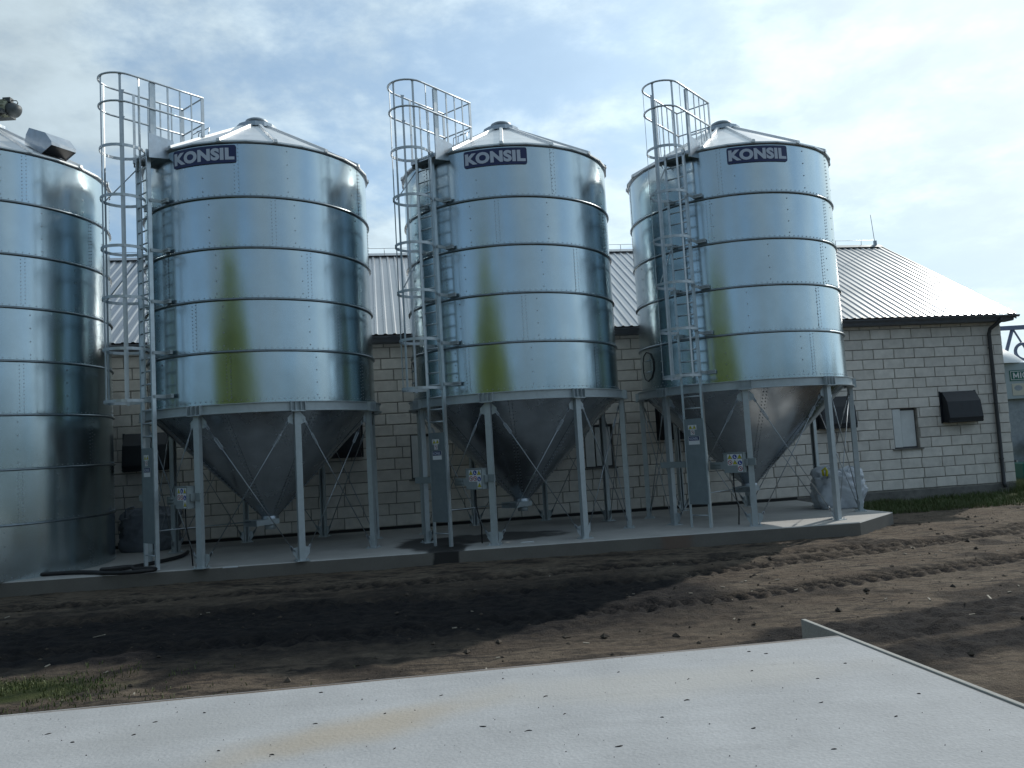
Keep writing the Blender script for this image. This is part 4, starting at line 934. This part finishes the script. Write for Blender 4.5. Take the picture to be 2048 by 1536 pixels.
m = MB(); m.tube([(17.9, 28.0, 1.25), (18.0, 27.9, .85), (18.3, 27.9, .62), (18.6, 28.0, .60)], .05, 8); m.box((18.35, 28.05, 1.15), (.7, .2, .45)); link('chute', m.mesh('chute', TARP, OM), mc)
m = MB(); m.prism([(17.2, 27.6), (19.2, 27.5), (19.2, 28.3), (17.2, 28.4)], -.1, .58, .02); tag(link('green_trough', m.mesh('green_trough', GREENP)), 'dark green trough under the tank beyond the barn end', 'trough')
tr = empty('conveyor_frame', (20, 30.5, 0)); tag(tr, 'blue-grey steel conveyor frame standing over the tank beyond the barn end', 'frame'); OT = (-20, -30.5, 0)
m = MB(); m.box((20, 30.5, 5.55), (9, .14, .16)); link('top_beam', m.mesh('top_beam', TRUSS, OT), tr)
for a, c, r_ in [((19.15, 30.5, 5.47), (18.72, 30.5, 4.3), .065), ((19.2, 30.5, 5.47), (19.75, 30.5, 4.4), .035), ((21.6, 30.5, 5.47), (21.2, 30.5, 0), .065), ((24.0, 30.5, 5.5), (24.3, 30.5, 0), .065), ((16.0, 30.5, 5.5), (15.8, 30.9, 0), .065)]:
    m = MB(); m.tube([a, c], r_, 8); link('strut', m.mesh('strut', TRUSS, OT), tr)
m = MB(); m.tube([(19.45+.32*math.cos(x), 30.4, 4.62+.30*math.sin(x)) for x in np.linspace(0, 2*PI, 20)[:-1]], .06, 8, True); link('drive_wheel', m.mesh('drive_wheel', TRUSS, OT), tr)

# ------------------------------------------------------------------ tree behind the viewer (mirrored in the silos)
tr_o = empty('tree', (-9.6, -4.2, 0)); tag(tr_o, 'broad green tree behind the photographer, mirrored in the silo walls', 'tree')
m = MB(); m.tube([(0, 0, -.2), (.05, .02, 1.2), (.1, 0, 3), (.0, .1, 5.5), (.1, 0, 8.6)], [.34, .28, .22, .13, .04], 10); trunk = link('trunk', m.mesh('trunk', BARK), tr_o)
r_ = random.Random(5)
tips = []
for k in range(90):
    dv = np.array([r_.gauss(0, 1), r_.gauss(0, 1), r_.gauss(0, 1)]); dv /= np.linalg.norm(dv); rad = r_.uniform(.45, .95)
    p2 = np.array([0, 0, 5.2])+dv*np.array([8.6, 7.0, 5.0])*rad; p0 = np.array([.06, .02, max(.9, min(8, p2[2]*.62))]); p1 = (p0+p2)/2+(0, 0, .25)
    m = MB(); m.tube([p0, p1, p2], [.08, .05, .015], 6); link('limb', m.mesh('limb', BARK), trunk); tips += [p2, p2, p2, (p1+p2)/2, (p1+p2)/2, p1]
Vl = []; Fl = []
cl = []
for p in tips:
    for _ in range(4): cl.append(np.array(p)+np.array([r_.gauss(0, .75), r_.gauss(0, .75), r_.gauss(0, .55)]))
for c in cl:
    for _ in range(30):
        p = c+np.array([r_.gauss(0, .30), r_.gauss(0, .30), r_.gauss(0, .26)])
        n_ = np.array([r_.gauss(0, 1), r_.gauss(0, 1), r_.gauss(.5, 1)]); n_ /= np.linalg.norm(n_); a = np.cross(n_, (.3, .5, .8)); a /= np.linalg.norm(a)+1e-9; d_ = np.cross(n_, a); s_ = r_.uniform(.12, .22); k = len(Vl)
        Vl += [tuple(p-a*s_), tuple(p+d_*s_*.55), tuple(p+a*s_), tuple(p-d_*s_*.55)]; Fl.append((k, k+1, k+2, k+3))
lm = bpy.data.meshes.new('crown'); lm.from_pydata(Vl, [], Fl); lm.materials.append(LEAF); link('crown', lm, tr_o)

Vw = []; Fw = []; wr = np.random.default_rng(12)  # unseen wood, added and raised to darken the low reflections in the silos
for k in range(9000):
    a = wr.uniform(R(150), R(390)); d_ = wr.uniform(70, 84); top = 6.2+2.6*float(_tab[int(a*9) % 256, 3])+1.2*float(_tab[int(a*40) % 256, 8])
    p = np.array([d_*math.cos(a), d_*math.sin(a), top*wr.random()**.7]); n_ = wr.normal(0, 1, 3); n_ /= np.linalg.norm(n_); u_ = np.cross(n_, (.3, .2, .9)); u_ /= np.linalg.norm(u_); v_ = np.cross(n_, u_); s_ = wr.uniform(.4, .9); q = len(Vw)
    Vw += [tuple(p-u_*s_), tuple(p-v_*s_*.7), tuple(p+u_*s_), tuple(p+v_*s_*.7)]; Fw.append((q, q+1, q+2, q+3))
wm = bpy.data.meshes.new('unseen_wood'); wm.from_pydata(Vw, [], Fw); wm.materials.append(mat('wood_foliage', (.045, .07, .02), .8, 0, .3, .2))
tag(link('unseen_wood', wm), 'unseen low wood added behind the viewer to darken the silo reflections', 'wood', kind='stuff')

# ------------------------------------------------------------------ loose soil, chips, grass, crumbs
def ground_z(x, y): 
    Z, M_ = ground_fields(np.array([x], float), np.array([y], float)); return float(Z[0]), float(M_[0])
cx_ = rng.uniform(-10, 14, 30000); cy_ = rng.uniform(7.2, 19.5, 30000); cz_, cm_ = ground_fields(cx_, cy_)
keep = (rng.random(30000) < (.14-.08*cm_)) & (cy_ < 13.8+.10*cx_) | ((rng.random(30000) < .10) & (cx_ > 8) & (cy_ > 12)); cx_, cy_, cz_, cm_ = cx_[keep], cy_[keep], cz_[keep], cm_[keep]
base = np.array([(1, 0, 0), (-1, 0, 0), (0, 1, 0), (0, -1, 0), (0, 0, 1), (0, 0, -1)], float); fc = [(0, 2, 4), (2, 1, 4), (1, 3, 4), (3, 0, 4), (2, 0, 5), (1, 2, 5), (3, 1, 5), (0, 3, 5)]
m = MB(); chp = MB()
for x, y, z, mu_ in zip(cx_, cy_, cz_, cm_):
    s_ = min(.05, .008*rng.pareto(2.0)+.007); a = rng.uniform(0, 6.28); B = base*s_*rng.uniform(.6, 1.3, (6, 3)); B[:, 2] *= .65
    c, d_ = math.cos(a), math.sin(a); B = np.stack([B[:, 0]*c-B[:, 1]*d_, B[:, 0]*d_+B[:, 1]*c, B[:, 2]], 1)+(x, y, z+s_*.2)
    m.add(B, fc)
tag(link('soil_clods', m.mesh('soil_clods', CLOD)), 'loose dark clods of soil scattered over the yard', 'soil', kind='stuff')
hx, hy = rng.uniform(-9, 12, 130), rng.uniform(7.3, 15, 130); hz, _ = ground_fields(hx, hy)
for k, (x, y, z) in enumerate(zip(hx, hy, hz)):
    if y > 13.7+.10*x: continue
    a = rng.uniform(0, PI); l = rng.uniform(.012, .035) if k % 25 else rng.uniform(.06, .14)
    ax = np.array([math.cos(a), math.sin(a), rng.uniform(-.2, .3)]); ay = np.array([-math.sin(a), math.cos(a), 0]); (rng.random() < .5 or x > 2) and chp.box((x, y, z+.012), (l*2, l*.6 if l < .05 else .02, .010), [ax, ay, np.cross(ax, ay)])
tag(link('wood_chips', chp.mesh('wood_chips', CHIP)), 'pale chips and straw bits scattered over the soil', 'chips', kind='stuff')
def grass(name, pts, hmin, hmax, label):
    V = []; F = []
    PX = np.array(pts, float); PZ, _ = ground_fields(PX[:, 0], PX[:, 1])
    for (x, y), z in zip(pts, PZ):
        h = rng.uniform(hmin, hmax); a = rng.uniform(0, 6.28); w = .006; ln = rng.normal(0, .35, 2)*h; k = len(V)
        c, d_ = math.cos(a)*w, math.sin(a)*w
        V += [(x-c, y-d_, z-.01), (x+c, y+d_, z-.01), (x+c*.7+ln[0]*.4, y+d_*.7+ln[1]*.4, z+h*.6), (x-c*.7+ln[0]*.4, y-d_*.7+ln[1]*.4, z+h*.6), (x+ln[0], y+ln[1], z+h)]
        F += [(k, k+1, k+2, k+3), (k+3, k+2, k+4)]
    me = bpy.data.meshes.new(name); me.from_pydata(V, [], F); me.materials.append(GRASS); tag(link(name, me), label, 'grass', kind='stuff')
pa = []
while len(pa) < 1900:
    x, y = rng.normal(-5.3, .95, 4000), rng.normal(8.1, .42, 4000)
    k = fbm(x*1.8, y*1.8+3) > .47; pa += list(zip(x[k], y[k]))
grass('grass_tuft', pa[:1900], .012, .05, 'sparse grass growing on the soil by the foreground slab')
pb = []
while len(pb) < 16000:
    x = rng.uniform(8.3, 20, 9000); yw = 21.01+.165*x; y0_ = 19.7+.06*(x-11); y = y0_+rng.random(9000)*(np.where(x < 14.2, np.minimum(yw, 24), 28)-y0_)
    k = fbm(x*1.1, y*1.1) > .40; pb += list(zip(x[k], y[k]))
grass('grass_strip', pb, .04, .16, 'green grass strip along the foot of the barn wall')
pc = [(14.75+rng.normal(0, .35), 23.5+rng.normal(0, .35)) for _ in range(2500)]
grass('weed_clump', pc, .12, .38, 'bright green weeds growing just past the barn corner')

# crumbs on the foreground slab: positions on the slab, length, heading
CR = [(-2.97, 5.08, .05, .3), (-2.72, 4.90, .035, .2), (-2.36, 5.19, .04, .4), (-2.39, 4.97, .035, .3), (-2.1, 5.32, .03, .1), (-1.42, 5.62, .04, .7), (-1.1, 5.41, .03, 1.3), (-1.30, 4.98, .04, .1), (-2.03, 4.39, .065, .35), (-1.42, 4.51, .04, .2), (-.58, 5.40, .04, .6), (-.18, 5.70, .02, .8), (-.28, 4.77, .055, -.2), (-.02, 4.65, .06, .5), (.10, 5.25, .05, 0.), (.62, 5.70, .03, .1), (.95, 5.02, .05, .0), (1.05, 5.45, .035, .5), (1.5, 5.55, .03, 0.), (1.72, 5.95, .04, .2), (1.85, 5.30, .03, .1), (.45, 4.35, .06, .0), (1.2, 4.5, .04, .3), (1.7, 4.85, .05, .1), (2.0, 4.55, .035, .4), (2.15, 5.6, .03, 0.), (-.75, 4.50, .03, .9), (-1.75, 4.62, .03, .2), (1.62, 6.03, .035, .1), (.2, 4.9, .035, 1.0), (.75, 4.75, .03, .2), (1.5, 4.15, .04, .5), (2.3, 4.9, .03, .2), (-.9, 5.1, .025, .4)]
for k, (x, y, l, a) in enumerate(CR):
    m = MB(); bend = random.uniform(-.22, .22)*l; a += random.uniform(-.6, .6); w = random.uniform(.0028, .0045); l *= .72
    m.tube([(-l/2, 0, .0005), (-l/6, bend*.6, .0018), (l/6, bend*.7, .002), (l/2, 0, .0008)], [w*.4, w*.8, w, w*.5], 6)
    tag(link('dirt_crumb', m.mesh('dirt_crumb', CRUMB), None, (x, y, .5615), a), 'small dark dirt crumb lying on the pale foreground slab', 'crumb', 'dirt crumbs on the foreground slab')
m = MB()
for _ in range(190):
    x, y = rng.uniform(-4, 2.6), rng.uniform(3.9, 6.3)
    if y > 5.98+.138*x or x > 2.42-(y-6.356)*.167-.1: continue
    s_ = rng.uniform(.0015, .0042); m.add(base*s_*rng.uniform(.5, 1.4, (6, 3))+(x, y, .563), fc)
tag(link('fine_grit', m.mesh('fine_grit', CRUMB)), 'fine dark grit speckled over the foreground slab', 'grit', kind='stuff')
